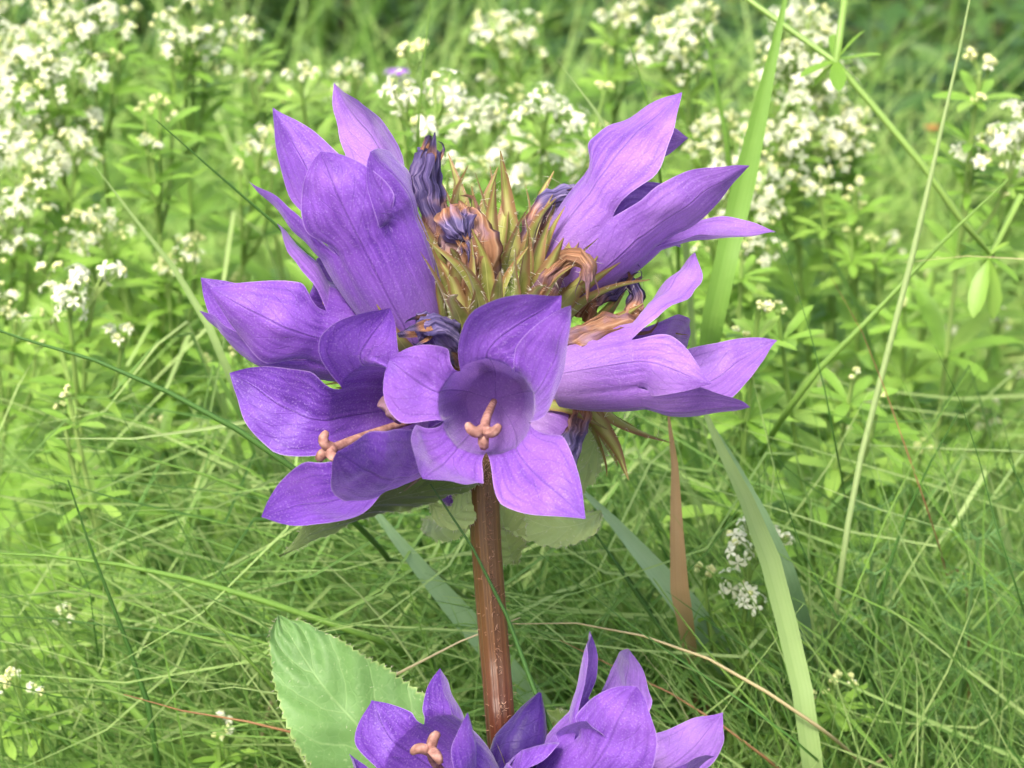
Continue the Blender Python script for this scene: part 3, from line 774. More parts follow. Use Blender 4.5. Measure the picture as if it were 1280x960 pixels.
LB = 'grass blades standing out of the meadow'
blade([(-70, 388), (0, 415), (110, 447), (230, 500), (345, 568), (440, 650)], 16, 8, 'blade_dark', 'long dark green grass stem slanting down behind the left flowers', LB, rnd=True)
blade([(195, 150), (255, 203), (315, 255), (380, 312), (440, 372)], 22, 6, 'blade_dark', 'thin dark grass stem pointing up-left out from behind the upper left flower', LB, rnd=True, d2=34)
blade([(113, 200), (160, 262), (210, 325), (250, 385), (300, 500)], 40, 10, 'blade_pale', 'blunt pale green grass blade among the white bedstraw left of the flowers', LB, blunt=True)
blade([(540, -20), (534, 40), (526, 110), (522, 180)], 60, 5, 'blade_mid', 'single thin upright grass stem beside the withered petal', LB, rnd=True)
blade([(697, 75), (730, 120), (765, 168), (800, 240)], 46, 10, 'blade_pale', 'blunt pale grass blade behind the upper right flower', LB, blunt=True)
blade([(783, 42), (800, 90), (812, 140), (825, 220)], 60, 6, 'blade_mid', 'thin green stalk behind the tip of the upper right flower', LB, rnd=True)
blade([(880, 35), (893, 95), (905, 155), (915, 230)], 110, 12, 'blade_mid', 'blurred green stalk under the white heads behind the upper right flower', LB, rnd=True)
blade([(990, -40), (968, 60), (945, 160), (922, 260), (902, 345), (885, 430)], 52, 30, 'blade_mid', 'broad green grass blade standing behind the upper right flower', LB, blunt=True, foot=.3, sink=45)
blade([(1218, -30), (1200, 60), (1175, 170), (1143, 310), (1110, 440), (1070, 600), (1045, 760)], 40, 8, 'blade_pale', 'very long thin pale grass stem leaning over the bent bedstraw', LB, rnd=True, d2=48)
blade([(958, 262), (985, 330), (1005, 390), (1025, 460), (1045, 560)], 38, 6, 'blade_dark', 'thin dark grass blade beside the tip of the upper right flower', LB)
blade([(1260, 225), (1180, 300), (1100, 385), (1020, 465), (990, 505)], 48, 9, 'blade_mid', 'olive green stalk slanting behind the right-hand flower', LB, rnd=True)
blade([(1040, 348), (1075, 410), (1100, 470), (1125, 540), (1160, 640)], 36, 5, 'red_straw', 'thin reddish dry grass blade right of the right-hand flower', LB)
blade([(1168, 432), (1195, 490), (1215, 540), (1240, 640), (1275, 750)], 26, 7, 'blade_dark', 'dark pointed grass blade crossing a lighter one in the right meadow', LB)
blade([(1225, 443), (1195, 490), (1165, 535), (1125, 610), (1085, 700), (1050, 790)], 32, 6, 'blade_mid', 'green grass blade crossing the dark pointed one in the right meadow', LB)
blade([(1095, 415), (1120, 460), (1150, 525), (1175, 570), (1200, 660)], 34, 6, 'blade_mid', 'short green grass blade with pale tip in the right meadow', LB)
blade([(1130, 328), (1175, 322), (1230, 320), (1300, 326), (1360, 350)], 44, 5, 'straw', 'thin dry straw lying level across the right meadow', LB)
blade([(1045, 555), (1120, 558), (1200, 562), (1290, 566)], 60, 4, 'blade_pale', 'thin level pale stalk across the right meadow', LB, rnd=True)
blade([(833, 500), (843, 580), (846, 640), (843, 700), (852, 755)], 24, 24, 'brown_blade', 'broad brown dying grass blade under the right-hand flower', LB, blunt=True, d2=30, foot=.12)
blade([(862, 470), (900, 560), (935, 630), (965, 710), (985, 790), (1005, 880), (1018, 990)], 22, 27, 'blade_pale', 'wide pale green grass blade curving down beside the white stars', LB, blunt=True, d2=24)
blade([(715, 600), (760, 645), (800, 690), (840, 738), (862, 765)], 34, 36, 'blade_blue', 'wide bluish grass blade slanting behind the red stem', LB, blunt=True, foot=.4)
blade([(880, 515), (905, 560), (930, 610), (955, 665), (980, 730)], 30, 38, 'blade_blue', 'wide bluish grass blade below the right-hand flower', LB, blunt=True, foot=.4)
blade([(440, 600), (500, 680), (560, 750), (620, 820), (680, 890)], 40, 30, 'blade_blue', 'wide bluish grass blade passing behind the red stem', LB, blunt=True)
blade([(635, 780), (700, 778), (760, 785), (860, 812), (950, 860), (1025, 910)], 14, 5, 'straw', 'long bent dry straw arching behind the lower violet flowers', LB, rnd=True)
blade([(700, 800), (760, 830), (830, 862), (900, 905), (960, 950)], 20, 4, 'red_straw', 'thin dull dry straw beneath the long bent one', LB, rnd=True)
blade([(800, 812), (830, 848), (850, 880)], 12, 5, 'straw', 'short pale straw tip beside the lower right flower', LB)
blade([(650, 772), (605, 789), (545, 816), (490, 846), (455, 862)], 6, 6, 'straw', 'pale dry straw leaning against the back of the red stem', LB, rnd=True)
blade([(538, 605), (570, 655), (603, 705), (640, 785), (665, 855), (692, 915), (715, 985)], -6, 8, 'blade_dark', 'dark green grass blade crossing in front of the red stem', LB, d2=-5, rnd=True)
blade([(634, 660), (690, 705), (760, 760), (850, 825), (940, 885), (1010, 940)], 10, 6, 'blade_dark', 'thin dark blade fanning out right from behind the red stem', LB)
for k, (pix, w, m) in enumerate([
    ([(-30, 690), (60, 695), (150, 706), (260, 730), (370, 765), (470, 800)], 9, 'blade_mid'),
    ([(30, 705), (110, 738), (210, 768), (320, 800), (420, 835)], 7, 'blade_mid'),
    ([(-30, 735), (60, 748), (160, 775), (270, 800), (380, 830)], 8, 'blade_mid'),
    ([(-20, 770), (90, 775), (200, 790), (330, 795), (440, 790)], 5, 'blade_dark'),
    ([(70, 640), (170, 640), (280, 652), (400, 690), (500, 730)], 5, 'blade_mid'),
    ([(20, 590), (130, 600), (250, 612), (330, 622), (430, 650)], 5, 'blade_dark'),
    ([(100, 555), (190, 575), (290, 605), (390, 650)], 6, 'blade_mid'),
    ([(10, 480), (80, 505), (180, 530), (280, 570), (360, 620)], 7, 'blade_mid'),
    ([(180, 445), (250, 455), (330, 465), (420, 500)], 6, 'blade_mid'),
    ([(400, 715), (300, 745), (220, 765), (150, 790)], 6, 'blade_pale'),
    ([(120, 800), (220, 830), (300, 850), (400, 895)], 6, 'blade_dark'),
    ([(0, 940), (120, 945), (240, 940), (340, 925), (440, 900)], 5, 'blade_mid')]):
    blade(pix, 30 + 3 * k, w, m, 'grass blade lying nearly flat across the lower left meadow', 'flat lying grass blades left of the stem', rnd=(k % 3 == 0))
for k, (pix, w, m) in enumerate([
    ([(165, 620), (178, 690), (195, 770), (215, 860), (235, 960)], 6, 'blade_mid'),
    ([(85, 600), (115, 690), (150, 780), (185, 880), (200, 970)], 8, 'blade_dark'),
    ([(205, 615), (250, 690), (300, 770), (340, 860)], 6, 'blade_mid'),
    ([(60, 610), (85, 680), (110, 730), (120, 800)], 7, 'blade_dark'),
    ([(20, 730), (90, 815), (150, 870), (230, 960)], 13, 'blade_mid'),
    ([(-10, 830), (40, 890), (100, 950)], 11, 'blade_mid'),
    ([(345, 585), (352, 640), (358, 720), (366, 800)], 5, 'blade_dark'),
    ([(290, 615), (335, 680), (380, 740), (430, 800)], 6, 'blade_mid'),
    ([(40, 505), (60, 580), (95, 680)], 5, 'blade_dark'),
    ([(270, 860), (300, 900), (340, 960)], 6, 'blade_dark')]):
    blade(pix, 24 + 4 * k, w, m, 'upright grass blade rising through the lower left meadow', 'upright grass blades left of the stem', rnd=(k % 3 == 1))
blade([(253, 758), (285, 795), (320, 835), (350, 870)], 18, 9, 'blade_mid', 'grass stub with a dried brown tip left of the big serrated leaf', LB, rnd=True)
blade([(155, 868), (185, 880), (225, 888), (300, 900), (400, 925)], 16, 5, 'red_straw', 'thin pinkish dry stalk in front of the lower left grass', LB, rnd=True)
blade([(214, 869), (250, 861), (300, 859), (362, 868), (420, 890)], 14, 10, 'blade_pale', 'light green level blade touching the big serrated leaf', LB)
blade([(272, 813), (245, 840), (218, 868), (190, 900)], 20, 11, 'blade_pale', 'short broad pale blade beside the light level blade', LB)
blade([(70, 548), (140, 550), (220, 542), (290, 530), (350, 520)], 26, 19, 'blade_pale', 'broad pale blade lying level below the left flower', LB)
blade([(560, 850), (575, 885), (590, 920), (605, 960)], 2, 16, 'blade_mid', 'short fresh green blade between the lower left flower and the red stem', LB)
blade([(470, 640), (500, 700), (530, 800), (548, 860)], 20, 6, 'blade_mid', 'fresh thin blade behind the big serrated leaf', LB)
for k in range(30):
    x0 = random.uniform(625, 900); y0 = random.uniform(600, 760); L = random.uniform(200, 420); a = math.radians(random.uniform(28, 58))
    c = random.uniform(-.15, .25)
    pix = [(x0 + L * t * math.cos(a + c * t), y0 + L * t * math.sin(a + c * t)) for t in (0, .33, .66, 1)]
    blade(pix, random.uniform(26, 70), random.uniform(4, 7), random.choice(['blade_dark', 'blade_mid', 'blade_mid']),
          'thin grass blade slanting down to the right behind the red stem', 'slanting grass blades right of the stem', rnd=random.random() < .3)
for k in range(20):
    x0 = random.uniform(930, 1270); y0 = random.uniform(480, 700); L = random.uniform(220, 420); a = math.radians(random.choice([random.uniform(60, 85), random.uniform(95, 125)]))
    pix = [(x0 + L * t * math.cos(a - .2 * t), y0 + L * t * math.sin(a - .2 * t)) for t in (0, .33, .66, 1)]
    blade(pix, random.uniform(26, 80), random.uniform(5, 8), random.choice(['blade_dark', 'blade_mid', 'blade_mid', 'blade_pale']),
          'steep grass blade standing in the lower right meadow', 'steep grass blades in the lower right meadow', rnd=random.random() < .3)
for k in range(16):
    x0 = random.uniform(380, 560); y0 = random.uniform(630, 760); L = random.uniform(160, 300); a = math.radians(random.uniform(5, 40))
    pix = [(x0 + L * t * math.cos(a + .2 * t), y0 + L * t * math.sin(a + .2 * t)) for t in (0, .33, .66, 1)]
    blade(pix, random.uniform(28, 70), random.uniform(4, 7), random.choice(['blade_dark', 'blade_mid', 'blade_mid', 'blade_pale']),
          'thin grass blade seen between the left bract and the big serrated leaf', 'grass blades under the left bract', rnd=random.random() < .3)

# ------------------------------------------------------------------ feathery yarrow, far flowers
def yarrow(px, py, d, n, label):
    base = P(px, py, d); rt = np.array([base[0], base[1] + 10, -2.0])
    t = thing('yarrow_plant', rt, label, 'yarrow', 'feathery yarrow tufts')
    for k in range(n):
        mb = MB(); a = random.uniform(0, 6.28); tip = base + np.array([math.cos(a) * random.uniform(5, 20), math.sin(a) * random.uniform(2, 10), random.uniform(-16, 12)])
        q = spline([rt, rt * .4 + tip * .6 + np.array([0, 0, 12]), tip], 40); tube(mb, q, np.linspace(.5, .2, 40), 4)
        tg = tangents(q)
        for i in range(16, 40):
            L = 5.5 * math.sin(math.pi * (i - 14) / 27) + 1.2
            for sgn in (-1, 1):
                s = nrm(np.cross(tg[i], [0, -.4, 1])) * sgn + tg[i] * .5
                e = q[i] + nrm(s) * L
                ribbon(mb, spline([q[i], e], 3), [.3, .25, .08], [0, -.5, 1], .2, u=random.random())
                for j in (.3, .5, .7, .9):
                    b = q[i] * (1 - j) + e * j
                    for s2 in (-1, 1):
                        v = nrm(nrm(s) + tg[i] * s2 * 1.0 + rng.normal(0, .35, 3)); ribbon(mb, spline([b, b + v * random.uniform(1.2, 2.6)], 2), [.26, .08], [0, -.5, 1], .2, u=random.random())
        mb.build('leaf', M['yarrow'], t, rt)
yarrow(1180, 745, 62, 8, 'feathery blue green yarrow tuft in the lower right meadow')
yarrow(1120, 905, 66, 8, 'feathery yarrow tuft low in front beneath the small closed buds')
yarrow(1235, 825, 70, 7, 'feathery yarrow tuft by the edge of the right meadow')

def far_flower(px, py, d, mat, label, R):
    c = P(px, py, d); rt = np.array([c[0] + 5, c[1] + 10, -3.0]); t = thing('far_flower', rt, label, 'flower')
    mb = MB(); tube(mb, spline([rt, (rt + c) / 2 + np.array([4, 0, 0]), c], 12), 1.0, 6); mb.build('stem', M['g_stem'], t, rt)
    for k in range(7):
        mb = MB(); a = k * .9; v = np.array([math.cos(a), math.sin(a) * .8, .5]); q = spline([c, c + v * R * .6 + np.array([0, 0, R * .25]), c + v * R], 6)
        ribbon(mb, q, np.array([.3, .7, .9, .8, .5, .05]) * R * .7, [0, 0, 1], .3); mb.build('petal', mat, t, rt)
far_flower(497, 100, 330, M['far_violet'], 'small blurred violet flower far behind the white florets', 3.6)
far_flower(1165, 165, 420, M['far_orange'], 'small blurred orange flower in the dark behind the long pale stem', 2.6)

# ------------------------------------------------------------------ the bellflower
ROOT = np.array([4.0, 14.0, -3.0])
BELL = thing('bellflower_plant', ROOT, 'tall violet clustered bellflower with red stem and serrated leaf, in focus', 'bellflower')

def stem():
    path = spline([P(604, 560, 1), P(606, 640, 0), P(613, 740, 0), P(622, 850, 0), P(631, 960, 0), np.array([3, 4, 200]), np.array([5, 10, 100]), ROOT], 90)
    mb = MB()
    rid = lambda th, t: .035 * np.cos(5 * th) + .02 * np.cos(9 * th + 4 * t) - .10 * np.exp(-((th - 4.9) / .14) ** 2)
    s = np.linspace(0, 1, 90); r = np.interp(s, [0, .03, .1, .16, .5, 1], [1.7, 1.55, 1.5, 1.62, 1.9, 2.3])
    tube(mb, path, r, 40, ridge=rid)
    o = mb.build('stem', M['stem'], BELL, ROOT)
    mb = MB(); tg = tangents(path)
    for k in range(900):
        i = int(random.random() ** 1.5 * 40); i = min(i, 88); f = random.random()
        c = path[i] * (1 - f) + path[i + 1] * f
        a = random.gauss(-.55, .12) if random.random() < .6 else random.uniform(-3.1, 3.1)  # most stand along one line
        side = nrm(RGT * math.sin(a + .75) - FWD * math.cos(a + .75))
        L = random.uniform(.25, .7); b = c + side * r[i] * 1.0; v = nrm(side + tg[i] * random.uniform(-.9, .9) + rng.normal(0, .4, 3))
        hair(mb, b - side * .1, b + v * L * .6, b + v * L + rng.normal(0, .14, 3), .03)
    tag(mb.build('stem_hair', M['hair_red'], o, ROOT), kind='stuff')
stem()

def rotv(v, ax, an):
    ax = nrm(ax); return v * math.cos(an) + np.cross(ax, v) * math.sin(an) + ax * (ax @ v) * (1 - math.cos(an))

def corolla(base, rim, rb, rr, tips, mat='petal', seed=0, flare=.35, belly=.75, stig=None, calyx=True, order=0):
    """a fused bell with five free lobes; tips: dicts with tip pixel+distance and shape of each lobe"""
    B, C = P(*base), P(*rim); A = nrm(C - B); L = np.linalg.norm(C - B)
    U = nrm(np.cross(A, [0.2, 0.3, 0.9])); V = np.cross(A, U)
    T = [dict(t, p=P(*t['tip'])) for t in tips]
    for t in T:
        q = t['p'] - C; t['a'] = math.atan2(q @ V, q @ U); t['w8'] = math.hypot(q @ V, q @ U)
    nL = len(T); st = 2 * math.pi / nL
    if 'dir' in T[0]:
        dx, dy, dz = T[0]['dir']; q = RGT * dx - UPV * dy + FWD * dz
        sg = sum(math.sin(T[(i + 1) % nL]['a'] - T[i]['a']) * min(T[i]['w8'], T[(i + 1) % nL]['w8']) for i in range(nL))
        if order: sg = order
        if sg < 0: T = [T[0]] + T[:0:-1]
        for i, t in enumerate(T): t['a'] = math.atan2(q @ V, q @ U) + st * i
    else: T.sort(key=lambda t: t['a'])
    z = sum(t['w8'] * np.exp(1j * (t['a'] - st * i)) for i, t in enumerate(T)); phi0 = float(np.angle(z))
    h = 9; nc = 2 * h * nL; NT = 16; NV = 26
    th = phi0 - st / 2 + np.arange(nc) * st / (2 * h)
    verts = []; uvs = []; faces = []; owner = []
    fr = ((th - phi0 + st / 2) % st) / st                        # 0..1 across its lobe
    for i in range(NT):
        s = i / (NT - 1); r = (rb + (rr - rb) * math.sin(s * math.pi / 2) ** belly) if i else .06
        rad = r * (1 - .07 * np.abs(2 * fr - 1) ** 6 * s + .035 * (1 - np.abs(2 * fr - 1)) ** 8 * s)
        verts.append(B + A * L * s + np.outer(rad * np.cos(th), U) + np.outer(rad * np.sin(th), V))
        uvs.append(np.stack([.03 + .94 * fr, np.full(nc, s * .42)], 1))
    verts = np.vstack(verts); uvs = np.vstack(uvs)
    for i in range(NT - 1):
        for j in range(nc):
            faces.append((i * nc + j, i * nc + (j + 1) % nc, (i + 1) * nc + (j + 1) % nc, (i + 1) * nc + j)); owner.append(-1)
    # slope at the rim
    w = np.linspace(-1, 1, 2 * h + 1); allv = [verts]; alluv = [uvs]; nv = len(verts)
    rimrow = verts[(NT - 1) * nc:]; prev = verts[(NT - 2) * nc:(NT - 1) * nc]; rimdir = rows_nrm(rimrow - prev)
    for k, t in enumerate(T):
        phi = phi0 + k * st; radial = U * math.cos(phi) + V * math.sin(phi); tang = -U * math.sin(phi) + V * math.cos(phi)
        idx = [(k * 2 * h + j) % nc for j in range(2 * h + 1)]
        arc = rimrow[idx]; adir = rimdir[idx]; m0 = arc[h]; tip = t['p']
        ln = np.linalg.norm(tip - m0); fl = t.get('flare', flare)
        d0 = nrm(A * math.cos(fl) + radial * math.sin(fl)) * ln * t.get('k0', 1.0)
        d1 = (tip - m0) * t.get('k1', .9) + (radial * t.get('curl', .25) - A * t.get('back', .15)) * ln
        v = np.linspace(0, 1, NV)[:, None]
        mid = (2 * v ** 3 - 3 * v ** 2 + 1) * m0 + (v ** 3 - 2 * v ** 2 + v) * d0 + (-2 * v ** 3 + 3 * v ** 2) * tip + (v ** 3 - v ** 2) * d1
        tg = tangents(mid); W = t.get('w', 8.5); tw = t.get('twist', 0.0); cup = t.get('cup', .16); fold = t.get('fold', .18)
        ph = seed * 1.7 + k * 2.1
        rows = []
        sd = tang
        for i in range(1, NV):
            vv = i / (NV - 1); tt = tg[i]
            sd = nrm(sd - tt * (sd @ tt)); s2 = rotv(sd, tt, tw * vv); nn = np.cross(tt, s2)      # nn points to the axis side
            if nn @ radial > 0 and abs(tw) < .01 and i == 1: pass
            g = .84 * max(0, 1 - vv) ** t.get('sharp', 1.08) * (1 + 2.0 * vv)
            g = g if vv < .999 else 0.0
            o1 = np.outer(w * W / 2 * g, s2) - np.outer((cup * w ** 2 + fold * (np.abs(w) ** 1.15) - .4 * cup) * W / 2 * g * (-1 if (np.cross(tg[1], tang) @ radial) < 0 else 1), nn) * 1.0
            ruf = t.get('ruf', .035) * W * np.abs(w) ** 3 * np.sin(vv * 9 + ph + 1.4 * np.sign(w)) * min(1, vv * 4) * (1 - vv)
            o1 += np.outer(ruf, nn)
            o0 = (arc - m0) * max(0, (1 - vv * .6)) * (g / .8 if g < .8 else 1)
            bl = min(1, vv / .38); bl = bl * bl * (3 - 2 * bl)
            rows.append(mid[i] + o0 * (1 - bl) + o1 * bl)
        R = np.vstack(rows)
        dis = vnoise(R, .33, seed + k * 3.1) * .55 * np.repeat(np.minimum(1, np.arange(1, NV) / 6), 2 * h + 1)
        R = R + np.outer(dis, nrm(np.cross(tg[NV // 2], tang)))
        allv.append(R); alluv.append(np.stack([np.tile((w + 1) / 2, NV - 1), np.repeat(.42 + .58 * np.arange(1, NV) / (NV - 1), 2 * h + 1)], 1))
        first = [(NT - 1) * nc + j for j in idx]; c = 2 * h + 1
        for j in range(2 * h):
            faces.append((first[j], first[j + 1], nv + j + 1, nv + j)); owner.append(k)
        for i in range(NV - 2):
            for j in range(2 * h):
                a = nv + i * c + j; faces.append((a, a + 1, a + c + 1, a + c)); owner.append(k)
        nv += len(R)
    VV = np.vstack(allv); UVV = np.vstack(alluv); F = np.array(faces); owner = np.array(owner)
    VV[:NT * nc] += rng.normal(0, 1, 3) * 0
    e1 = VV[F[:, 2]] - VV[F[:, 0]]; e2 = VV[F[:, 3]] - VV[F[:, 1]]; fn = np.cross(e1, e2)
    VN = np.zeros_like(VV)
    for j in range(4): np.add.at(VN, F[:, j], fn)
    VN = rows_nrm(VN)
    fl_o = None; out = []
    for k in [-1] + list(range(nL)):
        f = F[owner == k]; used = np.unique(f); remap = -np.ones(len(VV), int); remap[used] = np.arange(len(used))
        uvk = UVV[used].copy()
        mb = MB(); mb.add(VV[used], [tuple(q) for q in remap[f]], uvk)
        if k == -1: fl_o = mb.build('flower', M[mat], BELL, ROOT, normals=VN[used])
        else: mb.build('petal', M[T[k].get('mat', mat)], fl_o, ROOT, normals=VN[used])
    # three-armed stigma on its style
    if stig:
        e = P(*stig); mb = MB(); q = spline([B + A * 2, (B + A * L * .5 + e) / 2 + A * 1.0, e], 14); tube(mb, q, np.linspace(.35, .5, 14), 8)
        dv = nrm(q[-1] - q[-3]); a = nrm(np.cross(dv, [.3, .2, .9])); b = np.cross(dv, a)
        for j in range(3):
            an = j * 2.1 + seed; o = a * math.cos(an) + b * math.sin(an)
            r = spline([e - dv * .4, e + dv * .6 + o * .6, e + dv * .7 + o * 1.3, e + dv * .1 + o * 1.75], 9); tube(mb, r, [.5, .52, .55, .56, .56, .54, .5, .44, .3], 7)
        mb.build('stigma', M['stigma'], fl_o, ROOT)
    if calyx:
        mb = MB(); sepals(mb, B, A, lambda z: rb + .25 + (rr - rb) * math.sin(min(1, max(0, z) / L) * math.pi / 2) ** belly, 5, 7.5, 2.0, .12, seed)
        mb.build('calyx', M['sepal'], fl_o, ROOT)
    return fl_o

def sepals(mb, c, axis, r, n, L, W, open_, seed):
    rd = random.Random(seed); a = nrm(np.cross(axis, [.3, .5, .8])); b = np.cross(axis, a)
    for k in range(n):
        an = k * 2 * math.pi / n + seed; o = a * math.cos(an) + b * math.sin(an)
        l = L * rd.uniform(.85, 1.15)
        q = spline([c + o * r(0) * .5 - axis * 1.5] + [c + axis * l * f + o * (r(l * f) * 1.06 + open_ * l * f * f * rd.uniform(.2, 1.2)) for f in (.1, .4, .7, 1)], 12)
        s = np.linspace(0, 1, 12)
        ribbon(mb, q, W * np.interp(s, [0, .25, .6, 1], [.85, 1, .62, .05]), o, -.15, cols=5)

Tp = lambda x, y, d, **k: dict(tip=(x, y, d), **k)

# upper left flower
corolla((528, 432, -3), (462, 292, -7), 2.6, 5.4, [
    Tp(311, 227, -6, w=5.5, curl=.25, back=.1, cup=.25), Tp(341, 134, 0, w=8.2, curl=.1, back=0, fold=.25), Tp(416, 103, 4, w=9.5, curl=0, back=-.1, mat='petal_pale', fold=.3, twist=-.25),
    Tp(462, 190, -14, w=9.5, curl=-.15, back=-.1, flare=.15, sharp=.8), Tp(400, 190, -15, w=9.5, curl=-.1, back=-.1, flare=.2, sharp=.8)], 'petal', 1)
# left flower
corolla((505, 444, 1), (390, 408, -2), 2.6, 5.0, [
    Tp(262, 360, -8, w=10, curl=-.25, back=-.1, cup=.3), Tp(249, 388, -1, w=8.5, curl=-.1), Tp(251, 348, 5, w=8, curl=-.1), Tp(346, 280, -1, w=6.0, mat='petal_pale', curl=.05, twist=.5, back=.1, flare=.7), Tp(428, 352, 7, w=6, curl=.3, flare=.7)],
    'petal', 2, stig=(425, 388, -3))
# left lower flower, opening to the left
corolla((556, 513, -1), (474, 535, -10), 2.4, 6.2, [
    Tp(487, 385, -14, w=9.5, curl=.05, flare=.5, dir=(-.22, -.95, 0)), Tp(287, 466, -6, w=10, curl=.15), Tp(327, 645, -15, w=10, curl=.2, twist=-.5), Tp(421, 566, -28, w=10, curl=-.15, back=.1, cup=.25, flare=.1, sharp=.9), Tp(570, 480, -12, w=7, curl=.1)],
    'petal_deep', 3, stig=(414, 561, -14))
# front flower, facing the viewer
corolla((620, 500, -11), (608, 510, -19.5), 2.2, 4.6, [
    Tp(702, 369, -22, w=10, curl=.1, back=-.05, fold=.2), Tp(713, 382, -29, w=8.5, curl=-.1, back=-.15, fold=.25, flare=.2), Tp(731, 648, -26, w=9.8, curl=.15, back=.05, cup=-.05, sharp=1.1), Tp(530, 596, -26, w=8.6, curl=.1, back=.5, flare=.85, sharp=.85), Tp(487, 450, -20, w=8.2, curl=.2, back=.5, flare=.95, sharp=.8)],
    'petal', 4, flare=.75, stig=(605, 538, -20.5), belly=.7)
# upper right flower
corolla((688, 360, 3), (778, 266, 0), 2.6, 5.6, [
    Tp(852, 113, -3, w=11, curl=-.05, back=-.1, fold=.08, cup=.08, dir=(-.45, -.45, -.8)), Tp(937, 207, -9, w=7.5, curl=.2, back=.05, cup=.15), Tp(970, 289, -2, w=6.4, curl=.2, back=.05, cup=.2), Tp(850, 310, 9, w=6, curl=.1), Tp(860, 172, 8, w=9, curl=0, mat='petal_pale')],
    'petal_pale', 5)
# right flower
corolla((688, 474, -4), (800, 458, -6), 2.6, 4.4, [
    Tp(870, 316, -1, w=7.5, curl=0, flare=.5, twist=.6), Tp(972, 424, 2, w=9, curl=0, back=-.1), Tp(938, 511, -8, w=8, curl=.05), Tp(890, 480, -12, w=7.4, curl=-.25, back=-.1, flare=.1, sharp=1.2), Tp(862, 425, 7, w=6, curl=-.1)],
    'petal_pale', 6, calyx=False)
# behind the front flower, opening downwards right
corolla((640, 520, 4), (684, 545, 5), 2.4, 4.8, [
    Tp(700, 495, 9, w=6), Tp(712, 560, 10, w=6.5), Tp(690, 590, 2, w=7), Tp(660, 610, 6, w=6.5), Tp(718, 535, 3, w=6)], 'petal_pale', 7)
# behind the stem
corolla((605, 555, 7), (582, 590, 9), 2.2, 4.5, [
    Tp(560, 640, 8, w=6), Tp(590, 640, 12, w=6.5), Tp(545, 612, 14, w=6), Tp(540, 600, 6, w=6), Tp(608, 628, 8, w=6)], 'petal_deep', 8)
# lower cluster
corolla((606, 1010, -5), (535, 965, -11), 2.6, 6.0, [
    Tp(547, 836, -9, w=6.6, curl=.1), Tp(464, 875, -5, w=7.6, curl=-.1, back=-.1, sharp=1.2), Tp(436, 942, -10, w=7, curl=0, back=0), Tp(582, 890, -17, w=7.5, curl=0), Tp(520, 1030, -20, w=8, curl=.2)],
    'petal_deep', 9, stig=(538, 938, -15))
corolla((665, 1030, -4), (768, 945, -9), 2.6, 6.2, [
    Tp(740, 789, -4, w=7.5, curl=0, flare=.4, twist=-.5), Tp(785, 812, 5, w=6.5, curl=0, mat='petal_pale'), Tp(903, 892, 2, w=8, curl=0, back=0, sharp=1.2, mat='petal_pale'), Tp(893, 946, -9, w=7.5, curl=.1), Tp(797, 858, -18, w=9.5, curl=-.15, flare=.15, back=-.1, sharp=.85)],
    'petal', 10)
corolla((650, 1050, -8), (694, 1000, -14), 2.6, 5.6, [
    Tp(735, 900, -17, w=9, curl=-.1, flare=.3), Tp(648, 965, -15, w=8, curl=0), Tp(760, 1020, -22, w=8), Tp(690, 1060, -26, w=8), Tp(640, 1010, -22, w=8)], 'petal', 11)

def bud():
    q = spline([P(640, 1010, -6), P(648, 950, -7), P(662, 905, -7), P(675, 866, -6)], 24); mb = MB()
    s = np.linspace(0, 1, 24); r = 2.9 * np.interp(s, [0, .25, .55, .85, 1], [.6, 1, .95, .42, .06])
    tube(mb, q, r, 30, ridge=lambda th, t: .16 * np.abs(np.cos(2.5 * th + 1.2 * t)) - .08); mb.build('flower_bud', M['bud'], BELL, ROOT)
bud()

# ------- withered corollas
def withered(pix, radii, mat='withered', rough=.45, seed=0, seg=22, n=26):
    q = spline([P(*p) for p in pix], n); mb = MB(); r = np.interp(np.linspace(0, 1, n), np.linspace(0, 1, len(radii)), radii)
    rd = np.random.default_rng(seed); ph = rd.uniform(0, 6, 6)
    def rid(th, t):
        return (rough * .5 * np.sin(5 * th + ph[0] + 3 * t) + rough * .35 * np.sin(9 * th + ph[1] - 5 * t) + rough * .3 * np.sin(3 * th + ph[2] + 7 * t)
                + rough * .25 * math.sin(9 * t + ph[3]))
    tube(mb, q, r, seg, ridge=rid)
    for v in mb.v: v += np.stack([vnoise(v, .9, seed), vnoise(v, .9, seed + 31), vnoise(v, .9, seed + 57)], 1) * .45
    # frayed lobes at the mouth
    tg = tangents(q)[-1]; a = nrm(np.cross(tg, [.2, .4, .8])); b = np.cross(tg, a)
    for k in range(4):
        an = k * 1.6 + ph[4]; o = a * math.cos(an) + b * math.sin(an); c = q[-1] + o * r[-1] * .7
        l = rd.uniform(1.2, 2.6)
        ribbon(mb, spline([c - tg * .8, c + tg * l * .6 + o * rd.uniform(-.6, .9), c + tg * l + o * rd.uniform(-1.2, .8)], 6), np.array([1.2, 1.3, 1.1, .8, .5, .1]) * r[-1] * .8, o, .6, cols=5)
    mb.build('withered_flower', M[mat], BELL, ROOT)
withered([(560, 345, 2), (546, 280, 1), (532, 225, 0), (537, 190, -1)], [.9, 1.0, 1.5, 1.1], seed=1)
withered([(592, 400, -2), (590, 345, -4), (588, 300, -5), (580, 268, -4)], [1.2, 2.4, 2.6, 1.5], 'dry', .35, seed=2)
withered([(577, 262, -5), (570, 278, -7), (580, 300, -8)], [.6, 1.9, .7], 'withered', .4, seed=12)
withered([(655, 360, 4), (672, 300, 5), (690, 255, 5), (722, 242, 3)], [1.0, 1.5, 1.3, .9], seed=3)
withered([(665, 395, -4), (690, 345, -7), (715, 322, -8), (734, 330, -9), (735, 352, -9)], [1.0, 1.2, 1.0, .7, .5], 'dry', .5, seed=4)
